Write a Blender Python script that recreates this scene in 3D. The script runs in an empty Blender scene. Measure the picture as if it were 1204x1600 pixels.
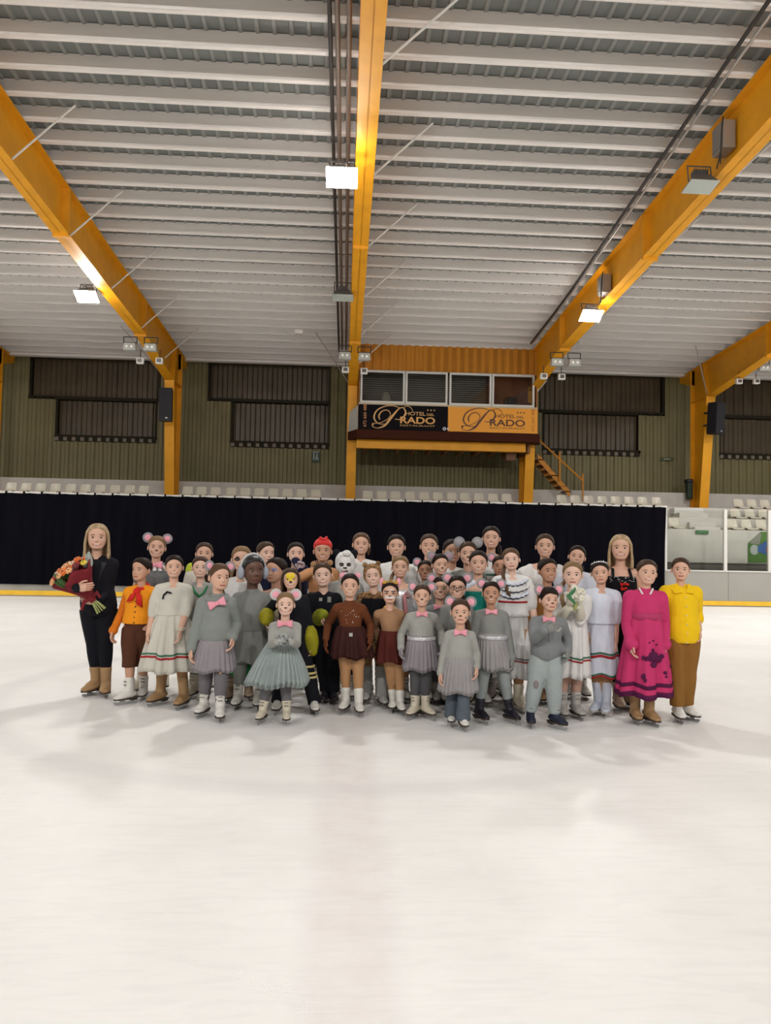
import bpy, bmesh, math, random
import numpy as np
from mathutils import Vector, Matrix
PI = math.pi
scene = bpy.context.scene
COL = scene.collection
random.seed(7)

# ------------------------------------------------------------------ camera
F_PX, W_PX, H_PX, EYE = 1200.0, 1204, 1600, 1.5
pitch, yaw, roll = math.radians(2.55), math.radians(3.2), math.radians(1.08)
FW = Vector((math.sin(yaw)*math.cos(pitch), math.cos(yaw)*math.cos(pitch), math.sin(pitch)))
_r0 = Vector((math.cos(yaw), -math.sin(yaw), 0)); _u0 = _r0.cross(FW)
RT = _r0*math.cos(roll) + _u0*math.sin(roll)
UP = -_r0*math.sin(roll) + _u0*math.cos(roll)
CAM = Vector((0, 0, EYE))
cam_d = bpy.data.cameras.new('camera'); cam = bpy.data.objects.new('camera', cam_d); COL.objects.link(cam)
m3 = Matrix((RT, UP, -FW)).transposed()
cam.matrix_world = Matrix.Translation(CAM) @ m3.to_4x4()
cam_d.sensor_fit = 'VERTICAL'; cam_d.sensor_height = 24.0; cam_d.lens = 24.0*F_PX/H_PX
cam_d.clip_start = 0.05; cam_d.clip_end = 200
scene.camera = cam

# measuring: a point of the photograph on a plane of the hall
def ray(x, y): return FW + RT*((x-W_PX/2)/F_PX) - UP*((y-H_PX/2)/F_PX)
def on_z(x, y, z=0.0):
    d = ray(x, y); return CAM + d*((z-EYE)/d.z)
def on_y(x, y, Y):
    d = ray(x, y); return CAM + d*(Y/d.y)

# ------------------------------------------------------------------ light
scene.view_settings.view_transform = 'Standard'
scene.view_settings.look = 'None'
scene.view_settings.gamma = 1.0
scene.view_settings.use_curve_mapping = False
scene.view_settings.exposure = -0.25
world = bpy.data.worlds.new('world'); scene.world = world; world.use_nodes = True
world.node_tree.nodes['Background'].inputs[0].default_value = (1.0, 0.97, 0.935, 1)
world.node_tree.nodes['Background'].inputs[1].default_value = 1.0
LAMP_COL = (1.0, 0.968, 0.935)
# the hall's rows of floodlights that hang behind and beside the camera
def hall_lamp(x, y, z, watts, aim=None):
    d = bpy.data.lights.new('hall_floodlight', 'AREA'); d.shape = 'RECTANGLE'; d.size = 0.6; d.size_y = 0.4
    d.energy = watts; d.color = LAMP_COL
    o = bpy.data.objects.new('hall_floodlight', d); COL.objects.link(o); o.location = (x, y, z)
    t = Vector(aim or (x, y, 0)) - Vector((x, y, z))
    o.rotation_euler = t.to_track_quat('-Z', 'Y').to_euler()
for _x in (-11.2, -5.5, 0.24, 6.0, 11.8):
    hall_lamp(_x, 5.0, 7.9, 40, (_x, 8, 0))
    hall_lamp(_x, -6.5, 8.4, 490, (_x, 11, 0))
for _x, _y in ((-11.5, 11.6), (-11.5, 17.4), (11.6, 11.6), (12.6, 17.4), (-17.2, 14.5), (17.4, 14.5)):
    hall_lamp(_x, _y, 7.4, 400)

# ------------------------------------------------------------------ materials
MATS = {}
def mat(name, col, rough=0.6, metal=0.0, noise=0.0, nscale=8.0, spec=0.4, emis=None, estr=0.0, bump=0.0, bscale=60.0, col2=None, stretch=None):
    if name in MATS: return MATS[name]
    m = bpy.data.materials.new(name); m.use_nodes = True; nt = m.node_tree; b = nt.nodes['Principled BSDF']
    b.inputs['Base Color'].default_value = (*col, 1); b.inputs['Roughness'].default_value = rough
    b.inputs['Metallic'].default_value = metal; b.inputs['Specular IOR Level'].default_value = spec
    if noise > 0 or bump > 0:
        tc = nt.nodes.new('ShaderNodeTexCoord'); mp = nt.nodes.new('ShaderNodeMapping')
        nt.links.new(tc.outputs['Object'], mp.inputs[0])
        if stretch: mp.inputs['Scale'].default_value = stretch
    if noise > 0:
        n = nt.nodes.new('ShaderNodeTexNoise'); n.inputs['Scale'].default_value = nscale; n.inputs['Detail'].default_value = 6
        nt.links.new(mp.outputs[0], n.inputs['Vector'])
        r = nt.nodes.new('ShaderNodeValToRGB')
        c2 = col2 or tuple(c*(1-noise) for c in col)
        r.color_ramp.elements[0].color = (*c2, 1); r.color_ramp.elements[1].color = (*[min(1, c*(1+noise*.5)) for c in col], 1)
        r.color_ramp.elements[0].position = .3; r.color_ramp.elements[1].position = .7
        nt.links.new(n.outputs['Fac'], r.inputs[0]); nt.links.new(r.outputs[0], b.inputs['Base Color'])
    if bump > 0:
        n2 = nt.nodes.new('ShaderNodeTexNoise'); n2.inputs['Scale'].default_value = bscale
        nt.links.new(mp.outputs[0], n2.inputs['Vector'])
        bp = nt.nodes.new('ShaderNodeBump'); bp.inputs['Strength'].default_value = bump; bp.inputs['Distance'].default_value = .01
        nt.links.new(n2.outputs['Fac'], bp.inputs['Height']); nt.links.new(bp.outputs[0], b.inputs['Normal'])
    if emis:
        b.inputs['Emission Color'].default_value = (*emis, 1); b.inputs['Emission Strength'].default_value = estr
    MATS[name] = m
    return m

# ------------------------------------------------------------------ mesh building
WLOC = {}
class MB:
    """collects closed shapes, then links them as ONE mesh object"""
    def __init__(s): s.v = []; s.f = []; s.m = []
    def add(s, vs, fs, mi=0):
        o = len(s.v); s.v += [tuple(p) for p in vs]; s.f += [tuple(i+o for i in f) for f in fs]
        s.m += (list(mi) if isinstance(mi, (list, tuple)) else [mi]*len(fs))
        return s
    def box(s, c, size, mi=0, rot=None):
        c = Vector(c); h = Vector(size)*.5
        vs = []
        for x in (-1, 1):
            for y in (-1, 1):
                for z in (-1, 1):
                    p = Vector((x*h.x, y*h.y, z*h.z))
                    if rot is not None: p = rot @ p
                    vs.append(c+p)
        return s.add(vs, [(0,1,3,2),(4,6,7,5),(0,4,5,1),(2,3,7,6),(0,2,6,4),(1,5,7,3)], mi)
    def bx(s, x0, x1, y0, y1, z0, z1, mi=0):
        return s.box(((x0+x1)/2, (y0+y1)/2, (z0+z1)/2), (x1-x0, y1-y0, z1-z0), mi)
    def hexa(s, p, mi=0):  # 8 points: bottom loop 0-3, top loop 4-7
        return s.add(p, [(3,2,1,0),(4,5,6,7),(0,1,5,4),(1,2,6,5),(2,3,7,6),(3,0,4,7)], mi)
    def prism(s, poly, d, mi=0):  # poly: 3D points, d: thickness vector
        n = len(poly); d = Vector(d)
        a = [Vector(p) for p in poly]; b = [p+d for p in a]
        return s.add(a+b, [tuple(range(n-1, -1, -1)), tuple(range(n, 2*n))]+[(i, (i+1) % n, n+(i+1) % n, n+i) for i in range(n)], mi)
    def ellipsoid(s, c, r, nu=12, nv=8, mi=0, rot=None):
        c = Vector(c); vs = [c + (rot @ Vector((0,0,-r[2])) if rot else Vector((0,0,-r[2])))]
        for j in range(1, nv):
            t = PI*j/nv
            for i in range(nu):
                a = 2*PI*i/nu
                p = Vector((r[0]*math.sin(t)*math.cos(a), r[1]*math.sin(t)*math.sin(a), -r[2]*math.cos(t)))
                vs.append(c + (rot @ p if rot else p))
        vs.append(c + (rot @ Vector((0,0,r[2])) if rot else Vector((0,0,r[2]))))
        fs = [(0, 1+(i+1) % nu, 1+i) for i in range(nu)]
        for j in range(nv-2):
            for i in range(nu):
                a = 1+j*nu+i; b = 1+j*nu+(i+1) % nu
                fs.append((a, b, b+nu, a+nu))
        k = len(vs)-1; o = 1+(nv-2)*nu
        fs += [(o+i, o+(i+1) % nu, k) for i in range(nu)]
        return s.add(vs, fs, mi)
    def rings(s, rings, mi=0, closed=True, cap=True):
        n = len(rings[0]); vs = [p for r in rings for p in r]; fs = []
        for j in range(len(rings)-1):
            for i in range(n if closed else n-1):
                a = j*n+i; b = j*n+(i+1) % n
                fs.append((a, b, b+n, a+n))
        if cap and closed:
            fs.append(tuple(range(n-1, -1, -1))); o = (len(rings)-1)*n; fs.append(tuple(range(o, o+n)))
        return s.add(vs, fs, mi)
    def tube(s, pts, rad, n=10, ref=None, mi=0, cap='round'):
        pts = [Vector(p) for p in pts]
        R = list(rad) if isinstance(rad, (list, tuple)) else [rad]*len(pts)
        R = [(r, r) if not isinstance(r, (tuple, list)) else r for r in R]
        tans = []
        for i in range(len(pts)):
            a = pts[max(0, i-1)]; b = pts[min(len(pts)-1, i+1)]
            t = (b-a); tans.append(t.normalized() if t.length > 1e-9 else Vector((0,0,1)))
        if ref is None:
            ref = Vector((1,0,0)) if abs(tans[0].x) < .8 else Vector((0,1,0))
        ref = Vector(ref)
        if cap == 'round':
            P, Q, T = [], [], []
            def capr(p, t, r, sgn):
                out = []
                for k in (2, 1):
                    a = k*PI/6*1.25
                    out.append((p+t*sgn*min(r)*math.sin(a), (r[0]*math.cos(a), r[1]*math.cos(a)), t))
                return out
            seq = capr(pts[0], tans[0], R[0], -1) + list(zip(pts, R, tans)) + capr(pts[-1], tans[-1], R[-1], 1)[::-1]
        else:
            seq = list(zip(pts, R, tans))
        rg = []; a = ref
        for p, r, t in seq:
            a = a - t*a.dot(t)
            if a.length < 1e-6: a = Vector((0,1,0)) - t*t.y
            a.normalize(); b = t.cross(a)
            rg.append([p + a*(r[0]*math.cos(2*PI*i/n)) + b*(r[1]*math.sin(2*PI*i/n)) for i in range(n)])
        return s.rings(rg, mi)
    def rod(s, a, b, r, n=8, mi=0): return s.tube([a, b], r, n, mi=mi, cap='flat')
    def build(s, name, mats, parent=None, smooth=False, origin=None, bevel=0.0):
        me = bpy.data.meshes.new(name)
        o3 = Vector(origin) if origin is not None else Vector((0,0,0))
        me.from_pydata([Vector(p)-o3 for p in s.v], [], s.f)
        for m in (mats if isinstance(mats, (list, tuple)) else [mats]): me.materials.append(m)
        me.polygons.foreach_set('material_index', s.m)
        if smooth: me.polygons.foreach_set('use_smooth', [True]*len(me.polygons))
        me.update()
        ob = bpy.data.objects.new(name, me); COL.objects.link(ob)
        if parent is not None:
            ob.parent = parent
            ob.location = o3 - WLOC.get(parent.name, Vector((0,0,0)))
        else:
            ob.location = o3
        WLOC[ob.name] = o3
        if bevel:
            b = ob.modifiers.new('bevel', 'BEVEL'); b.width = bevel; b.segments = 2; b.limit_method = 'ANGLE'
        return ob

def tag(o, label, cat, group=None):
    o['label'] = label; o['category'] = cat
    if group: o['group'] = group
    return o
def empty(name, loc, label, cat, group=None):
    o = bpy.data.objects.new(name, None); COL.objects.link(o); o.location = loc; WLOC[o.name] = Vector(loc); o.empty_display_size = .1
    return tag(o, label, cat, group)
def struct(o): o['kind'] = 'structure'; return o
def copy_tree(o, parent=None, delta=Vector((0,0,0))):
    c = o.copy(); COL.objects.link(c)
    if parent is None: c.location = Vector(o.location)+delta
    else: c.parent = parent
    for ch in [k for k in o.children]: copy_tree(ch, c)
    return c

# ------------------------------------------------------------------ hall materials
def ice_material():
    m = bpy.data.materials.new('ice'); m.use_nodes = True; nt = m.node_tree; b = nt.nodes['Principled BSDF']; L = nt.links.new
    N = nt.nodes.new
    tc = N('ShaderNodeTexCoord')
    n = N('ShaderNodeTexNoise'); n.inputs['Scale'].default_value = .55; n.inputs['Detail'].default_value = 8; n.inputs['Roughness'].default_value = .65
    L(tc.outputs['Object'], n.inputs['Vector'])
    r = N('ShaderNodeValToRGB'); r.color_ramp.elements[0].color = (.84,.83,.805,1); r.color_ramp.elements[1].color = (.93,.92,.90,1)
    r.color_ramp.elements[0].position = .35; r.color_ramp.elements[1].position = .65
    L(n.outputs['Fac'], r.inputs[0])
    # skate scratches: stretched fine noise
    mp = N('ShaderNodeMapping'); mp.inputs['Scale'].default_value = (.8, 5, 1); mp.inputs['Rotation'].default_value = (0,0,.25)
    L(tc.outputs['Object'], mp.inputs[0])
    n2 = N('ShaderNodeTexNoise'); n2.inputs['Scale'].default_value = 3.2; n2.inputs['Detail'].default_value = 9; n2.inputs['Distortion'].default_value = 1.4
    L(mp.outputs[0], n2.inputs['Vector'])
    r2 = N('ShaderNodeValToRGB'); r2.color_ramp.elements[0].color = (.90,.905,.91,1); r2.color_ramp.elements[1].color = (1,1,1,1)
    r2.color_ramp.elements[0].position = .36; r2.color_ramp.elements[1].position = .52
    L(n2.outputs['Fac'], r2.inputs[0])
    mx = N('ShaderNodeMixRGB'); mx.blend_type = 'MULTIPLY'; mx.inputs[0].default_value = .35
    L(r.outputs[0], mx.inputs[1]); L(r2.outputs[0], mx.inputs[2])
    # the red centre line frozen under the ice: a soft pale pink band along y, x from -.13 to .27
    sp = N('ShaderNodeSeparateXYZ'); L(tc.outputs['Object'], sp.inputs[0])
    def mth(op, a, bb):
        q = N('ShaderNodeMath'); q.operation = op
        for k, val in ((0, a), (1, bb)):
            if isinstance(val, (int, float)): q.inputs[k].default_value = val
            else: L(val, q.inputs[k])
        return q.outputs[0]
    wob = mth('MULTIPLY', mth('SUBTRACT', n.outputs['Fac'], .5), .15)
    d = mth('ABSOLUTE', mth('SUBTRACT', mth('ADD', sp.outputs['X'], wob), .07), 0.0)
    mr = N('ShaderNodeMapRange'); mr.inputs['From Min'].default_value = .12; mr.inputs['From Max'].default_value = .24
    mr.inputs['To Min'].default_value = 1; mr.inputs['To Max'].default_value = 0; mr.clamp = True
    L(d, mr.inputs['Value'])
    n3 = N('ShaderNodeTexNoise'); n3.inputs['Scale'].default_value = 5; n3.inputs['Detail'].default_value = 5
    L(tc.outputs['Object'], n3.inputs['Vector'])
    fac = mth('MULTIPLY', mr.outputs[0], mth('ADD', mth('MULTIPLY', n3.outputs['Fac'], .34), .0))
    mx2 = N('ShaderNodeMixRGB'); mx2.inputs[2].default_value = (.60,.42,.42,1)
    L(fac, mx2.inputs[0]); L(mx.outputs[0], mx2.inputs[1])
    # the face-off circle, a faint grey ring
    vx = mth('SUBTRACT', sp.outputs['X'], .07); vy = mth('SUBTRACT', sp.outputs['Y'], 8.2)
    rad = mth('SQRT', mth('ADD', mth('MULTIPLY', vx, vx), mth('MULTIPLY', vy, vy)), 0)
    rd = mth('ABSOLUTE', mth('SUBTRACT', mth('ADD', rad, wob), 3.4), 0)
    mr2 = N('ShaderNodeMapRange'); mr2.inputs['From Min'].default_value = .06; mr2.inputs['From Max'].default_value = .2
    mr2.inputs['To Min'].default_value = .18; mr2.inputs['To Max'].default_value = 0
    L(rd, mr2.inputs['Value'])
    mx3 = N('ShaderNodeMixRGB'); mx3.inputs[2].default_value = (.52,.52,.53,1)
    L(mr2.outputs[0], mx3.inputs[0]); L(mx2.outputs[0], mx3.inputs[1])
    L(mx3.outputs[0], b.inputs['Base Color'])
    rr = N('ShaderNodeMapRange'); rr.inputs['To Min'].default_value = .28; rr.inputs['To Max'].default_value = .55
    L(n2.outputs['Fac'], rr.inputs['Value']); L(rr.outputs[0], b.inputs['Roughness'])
    b.inputs['IOR'].default_value = 1.31; b.inputs['Specular IOR Level'].default_value = .35
    bp = N('ShaderNodeBump'); bp.inputs['Strength'].default_value = .25; bp.inputs['Distance'].default_value = .004
    L(n2.outputs['Fac'], bp.inputs['Height']); L(bp.outputs[0], b.inputs['Normal'])
    return m
ICE = ice_material()
ORANGE = mat('orange_steel_paint', (.76,.335,.007), .5, noise=.10, nscale=3)
ORANGE_SHEET = mat('orange_sheet', (.55,.215,.012), .55, noise=.08, nscale=3)
OLIVE = mat('olive_cladding', (.165,.142,.062), .55, noise=.12, nscale=1.2)
SKYLIGHT = mat('brown_translucent_sheet', (.075,.052,.026), .4, noise=.3, nscale=1.1)
DARKTRIM = mat('dark_trim', (.02,.016,.009), .7, spec=.15)
PURLIN = mat('white_purlin', (.86,.82,.78), .55, noise=.07, nscale=2, stretch=(.3,4,4))
ROOF = mat('grey_roof_sheet', (.17,.18,.17), .5, noise=.15, nscale=1.5)
RIB = mat('grey_roof_rib', (.23,.235,.22), .5)
CONCRETE = mat('painted_concrete', (.50,.475,.44), .8, noise=.12, nscale=2.5, bump=.1)
CONC_L = mat('light_concrete', (.58,.555,.51), .8, noise=.08, nscale=2)
CONC_D = mat('grey_stained_concrete', (.20,.185,.17), .85, noise=.25, nscale=3, stretch=(.3,1,4))
BOARD = mat('white_rink_board', (.325,.315,.285), .45, noise=.06, nscale=1.5)
YELLOW_KICK = mat('yellow_kick_strip', (.78,.47,.03), .5, noise=.1, nscale=4)
WHITEP = mat('white_paint', (.62,.61,.57), .45)
SEATM = mat('cream_plastic', (.60,.555,.455), .32, noise=.05, nscale=5)
BLACKCURT = mat('black_curtain', (.004,.0038,.006), .95, spec=.03, noise=.35, nscale=1.3, stretch=(4,1,.35))
BLACKP = mat('black_plastic', (.012,.012,.016), .5)
GRILLE = mat('black_grille', (.02,.02,.025), .7, bump=.6, bscale=160)
METAL = mat('grey_metal', (.35,.33,.30), .45, .6)
GALV = mat('galvanised', (.50,.48,.45), .4, .5)
CABLE = mat('dark_cable', (.03,.026,.024), .6)
PIPE = mat('brown_grey_pipe', (.17,.13,.105), .5, .2)
LENS = mat('unlit_floodlight_glass', (.42,.46,.42), .15)
LIT = mat('lit_floodlight_glass', (1,1,1), .3, emis=LAMP_COL, estr=430)
GREENS = mat('green_sign', (.02,.16,.06), .5)
DKGREEN = mat('dark_green_sign', (.012,.035,.022), .5)
BROWN_DECK = mat('brown_deck', (.05,.014,.008), .8, spec=.1)
GLASSD = None
def glass(name, tint, refl=.08):
    m = bpy.data.materials.new(name); m.use_nodes = True; nt = m.node_tree
    for n in list(nt.nodes):
        if n.type != 'OUTPUT_MATERIAL': nt.nodes.remove(n)
    out = [n for n in nt.nodes if n.type == 'OUTPUT_MATERIAL'][0]
    t = nt.nodes.new('ShaderNodeBsdfTransparent'); t.inputs[0].default_value = (*tint, 1)
    g = nt.nodes.new('ShaderNodeBsdfGlossy'); g.inputs['Roughness'].default_value = .05
    fr = nt.nodes.new('ShaderNodeFresnel'); fr.inputs[0].default_value = 1.45
    mx = nt.nodes.new('ShaderNodeMixShader')
    nt.links.new(fr.outputs[0], mx.inputs[0]); nt.links.new(t.outputs[0], mx.inputs[1]); nt.links.new(g.outputs[0], mx.inputs[2])
    nt.links.new(mx.outputs[0], out.inputs[0])
    return m
GLASS = glass('clear_rink_glass', (.955,.97,.955))
GLASS_W = glass('booth_glass', (.82,.84,.82))

# ------------------------------------------------------------------ setting
FX = [-11.2, -5.48, .24, 6.0, 11.85, 17.6]           # portal frames
YB, YW = 20.85, 26.2                                 # rink boards, back wall
def zt(Y): return 7.62 + .055*(26-Y)                 # rafter top / purlin underside
def zb(Y): return 6.72 + .055*(26-Y)                 # rafter lower flange

o = MB(); o.add([(-32,-14,0),(36,-14,0),(36,YB,0),(-32,YB,0)], [(0,1,2,3)])
struct(o.build('floor', ICE))
o = MB(); o.bx(-32, 36, YB+.12, 22.0, -.05, 0)
struct(o.build('floor_walkway', CONC_D))
# roof sheet with hanging ribs
def corr_roof():
    a = MB(); y0, y1 = -14, 26.5
    z0, z1 = zt(y0)+.245, zt(y1)+.245
    a.hexa([(-32,y0,z0),(36,y0,z0),(36,y1,z1),(-32,y1,z1),(-32,y0,z0+.05),(36,y0,z0+.05),(36,y1,z1+.05),(-32,y1,z1+.05)])
    return struct(a.build('ceiling', ROOF))
corr_roof()
a = MB(); x = -16.0
while x < 19:
    y0, y1 = 7, 26.2
    z0, z1 = zt(y0)+.25, zt(y1)+.25
    a.hexa([(x,y0,z0-.035),(x+.05,y0,z0-.035),(x+.05,y1,z1-.035),(x,y1,z1-.035),(x-.02,y0,z0),(x+.07,y0,z0),(x+.07,y1,z1),(x-.02,y1,z1)])
    x += .24
struct(a.build('ceiling_ribs', RIB))
pur = None
for k in range(-6, 24):
    y = 10.62 + .65*k; z = zt(y)+.01
    p = MB()
    p.bx(-20, 22, -.012, .012, .0, .225); p.bx(-20, 22, 0, .085, 0, .014); p.bx(-20, 22, 0, .085, .211, .225)
    p.bx(-20, 22, .075, .085, 0, .03)
    if pur is None:
        pur = struct(p.build('ceiling_purlin', PURLIN)); pur.location = (0, y, z)
    else:
        c = pur.copy(); COL.objects.link(c); c.location = (0, y, z)
p = MB(); p.bx(-20, 22, 25.75, 26.0, zt(25.9)-.04, zt(25.9)+.22)
struct(p.build('trim_1', PURLIN))

# back wall: olive corrugated sheet with stepped openings
WINS = [[(-10.57,-6.25,6.28,7.75),(-9.67,-6.35,4.98,6.28)], [(-4.64,-.52,6.37,7.75),(-3.83,-.52,4.93,6.37)],
        [(6.75,11.19,6.3,7.75),(6.9,10.33,4.95,6.3)], [(12.55,17.0,6.3,7.75),(13.2,17.0,4.95,6.3)], [(-17.,-12.0,6.28,7.75),(-17.,-12.0,4.98,6.28)]]
def profile(x0, x1, p=.28, d=.045):
    pts = []; x = x0
    while x < x1-1e-6:
        for fx, dy in ((0,0),(.36,0),(.5,1),(.86,1)):
            xx = x+fx*p
            if xx < x1: pts.append((xx, dy*d))
        x += p
    pts.append((x1, 0)); return pts
def corr_sheet(x0, x1, z0, z1, Y, holes=(), p=.28, d=.045, sgn=1):
    a = MB(); pr = profile(x0, x1, p, d)
    for (xa, da), (xb, db) in zip(pr, pr[1:]):
        xm = (xa+xb)/2; iv = [(z0, z1)]
        for hx0, hx1, hz0, hz1 in holes:
            if hx0 < xm < hx1:
                nv = []
                for s0, s1 in iv:
                    if hz1 <= s0 or hz0 >= s1: nv.append((s0, s1)); continue
                    if hz0 > s0: nv.append((s0, hz0))
                    if hz1 < s1: nv.append((hz1, s1))
                iv = nv
        for s0, s1 in iv:
            if s1-s0 > 1e-4:
                a.add([(xa,Y+da*sgn,s0),(xb,Y+db*sgn,s0),(xb,Y+db*sgn,s1),(xa,Y+da*sgn,s1)], [(0,1,2,3)])
    return a
struct(corr_sheet(-18, 20, 3.3, 7.9, YW, [r for w in WINS for r in w]).build('wall_back', OLIVE))
for i, w in enumerate(WINS):
    a = MB()
    for x0, x1, z0, z1 in w:
        b = corr_sheet(x0-.05, x1+.05, z0-.05, z1+.02, YW+.22, p=.34, d=.04)
        a.add(b.v, b.f)
    win = struct(a.build(f'window_{i+1}', SKYLIGHT))
    fr = MB()
    for j, (x0, x1, z0, z1) in enumerate(w):
        fr.bx(x0-.03, x0+.05, YW+.03, YW+.30, z0, z1)
        fr.bx(x1-.05, x1+.03, YW+.03, YW+.30, z0, z1)
        fr.bx(x0-.03, x1+.03, YW+.0, YW+.30, z0-.05, z0+.06)
        if j == 0: fr.bx(x0-.03, x1+.03, YW+.03, YW+.30, z1-.1, z1+.1)
    fr.build('window_frame', DARKTRIM, win)
    # sill where the sheet ends show
    x0, x1, z0, z1 = w[1]
    sl = MB(); x = x0
    while x < x1-.1:
        sl.bx(x, x+.12, YW-.03, YW+.05, z0-.14, z0-.02); x += .28
    sl.build('window_sill', mat('sheet_end', (.16,.135,.10), .6), win)
    lip = MB(); lip.bx(x0, x1, YW-.02, YW+.04, z0-.16, z0-.02); lip.build('window_ledge', DARKTRIM, win)
a = MB(); a.bx(-32, 36, -14.2, -14, 0, 10.2); struct(a.build('wall_front', OLIVE))
a = MB(); a.bx(-32, 36, YW+.55, YW+.65, 0, 9); struct(a.build('wall_outer', DARKTRIM))

# grandstand: front wall, three treads, parapet
a = MB()
a.bx(-20, 24, 22.0, 22.8, 1.19, 2.17); a.bx(-20, 24, 22.8, 23.6, 1.19, 2.54)
a.bx(-20, 24, 23.6, 25.3, 1.19, 2.90)
struct(a.build('floor_grandstand', CONC_L))
a = MB(); a.bx(-20, 24, 22.05, 25.3, 0, 1.19); struct(a.build('trim_2', CONC_D))
a = MB(); a.bx(-20, 24, 25.3, YW+.1, 0, 3.49); struct(a.build('wall_parapet', CONCRETE))
# aisle steps cut down between the seat rows near the frame at the right
st = empty('aisle_steps', (11.2, 22.6, 2.17), 'pale concrete steps rising beside the right orange column behind the rink glass', 'steps')
for k in range(5):
    Yk = 23.3-.22*k; p = on_y(1053+8*k, 793+7.6*k, Yk); q = on_y(1099+6.5*k, 801+7.6*k, Yk); m = MB()
    m.bx(p.x, q.x, Yk, Yk+.5, q.z-.05, p.z); m.build('step', CONC_L if k % 2 else WHITEP, st, bevel=.01)

# rink boards, kick strip, cap, glass
bd = empty('rink_board', (0, YB, 0), 'white rink boards with a yellow kick strip along the foot of the curtain', 'rink boards')
m = MB(); m.bx(-32, 36, YB, YB+.1, 0, .98); m.build('board_panel', BOARD, bd)
m = MB(); m.bx(-32, 36, YB-.025, YB, .035, .155); m.build('kick_strip', YELLOW_KICK, bd)
m = MB(); m.bx(-32, 36, YB-.02, YB+.13, .965, 1.0); m.build('cap_rail', WHITEP, bd)
m = MB()
for k in range(-6, 8): m.bx(10.74+2.4*k, 10.755+2.4*k, YB-.004, YB, .16, .96)
m.build('panel_joint', CONC_D, bd)
gl = empty('rink_glass', (10.6, YB+.06, 1.0), 'clear rink glass with white posts standing on the boards past the curtain end', 'rink glass')
gx = [8.97, 10.68, 11.95, 13.6]
for x0, x1 in zip(gx, gx[1:]):
    m = MB(); m.bx(x0+.05, x1-.05, YB+.05, YB+.062, 1.0, 2.66); m.build('glass_pane', GLASS, gl)
for x in gx[1:]:
    m = MB(); m.bx(x-.045, x+.045, YB+.01, YB+.1, .99, 2.70); m.build('glass_post', WHITEP, gl, bevel=.008)

# the black curtain hung over the glass
cu = empty('black_curtain', (0, YB-.1, .32), 'long black fabric curtain hung over the rink glass behind the crowd', 'curtain')
def curtain():
    x0, x1, z0, z1 = -14.0, 8.93, .32, 2.73
    nx, nz = 460, 10; f = []; b = []
    for j in range(nz+1):
        t = j/nz
        for i in range(nx+1):
            x = x0+(x1-x0)*i/nx
            w = .022*math.sin(x*9.1+.6*math.sin(x*1.3)) + .014*math.sin(x*21+1.0)
            sag = .018*abs(math.sin(x*PI/.46)) if j == nz else 0
            y = YB-.075 + w*(1-.6*t) - .02*math.sin(x*.9)
            edge = -.08*(1-t)*(1 if i == nx else 0)
            f.append((x+edge, y-.004, z0+(z1-z0)*t-sag)); b.append((x+edge, y+.004, z0+(z1-z0)*t-sag))
    n = nx+1; fs = []; o2 = len(f)
    for j in range(nz):
        for i in range(nx):
            a = j*n+i; fs.append((a, a+1, a+1+n, a+n)); fs.append((o2+a, o2+a+n, o2+a+n+1, o2+a+1))
    m = MB(); m.add(f+b, fs); return m
curtain().build('curtain_cloth', BLACKCURT, cu, smooth=True)
m = MB(); m.bx(-14, 8.99, YB-.03, YB+.08, 2.725, 2.765); m.bx(8.93, 8.99, YB-.03, YB+.08, .98, 2.725); m.build('curtain_rail', WHITEP, cu)
for x in np.arange(-12.1, 8.9, .46):
    m = MB(); m.bx(x-.012, x+.012, YB-.1, YB+.02, 2.69, 2.775); m.build('curtain_tie', BLACKCURT, cu)
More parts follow.
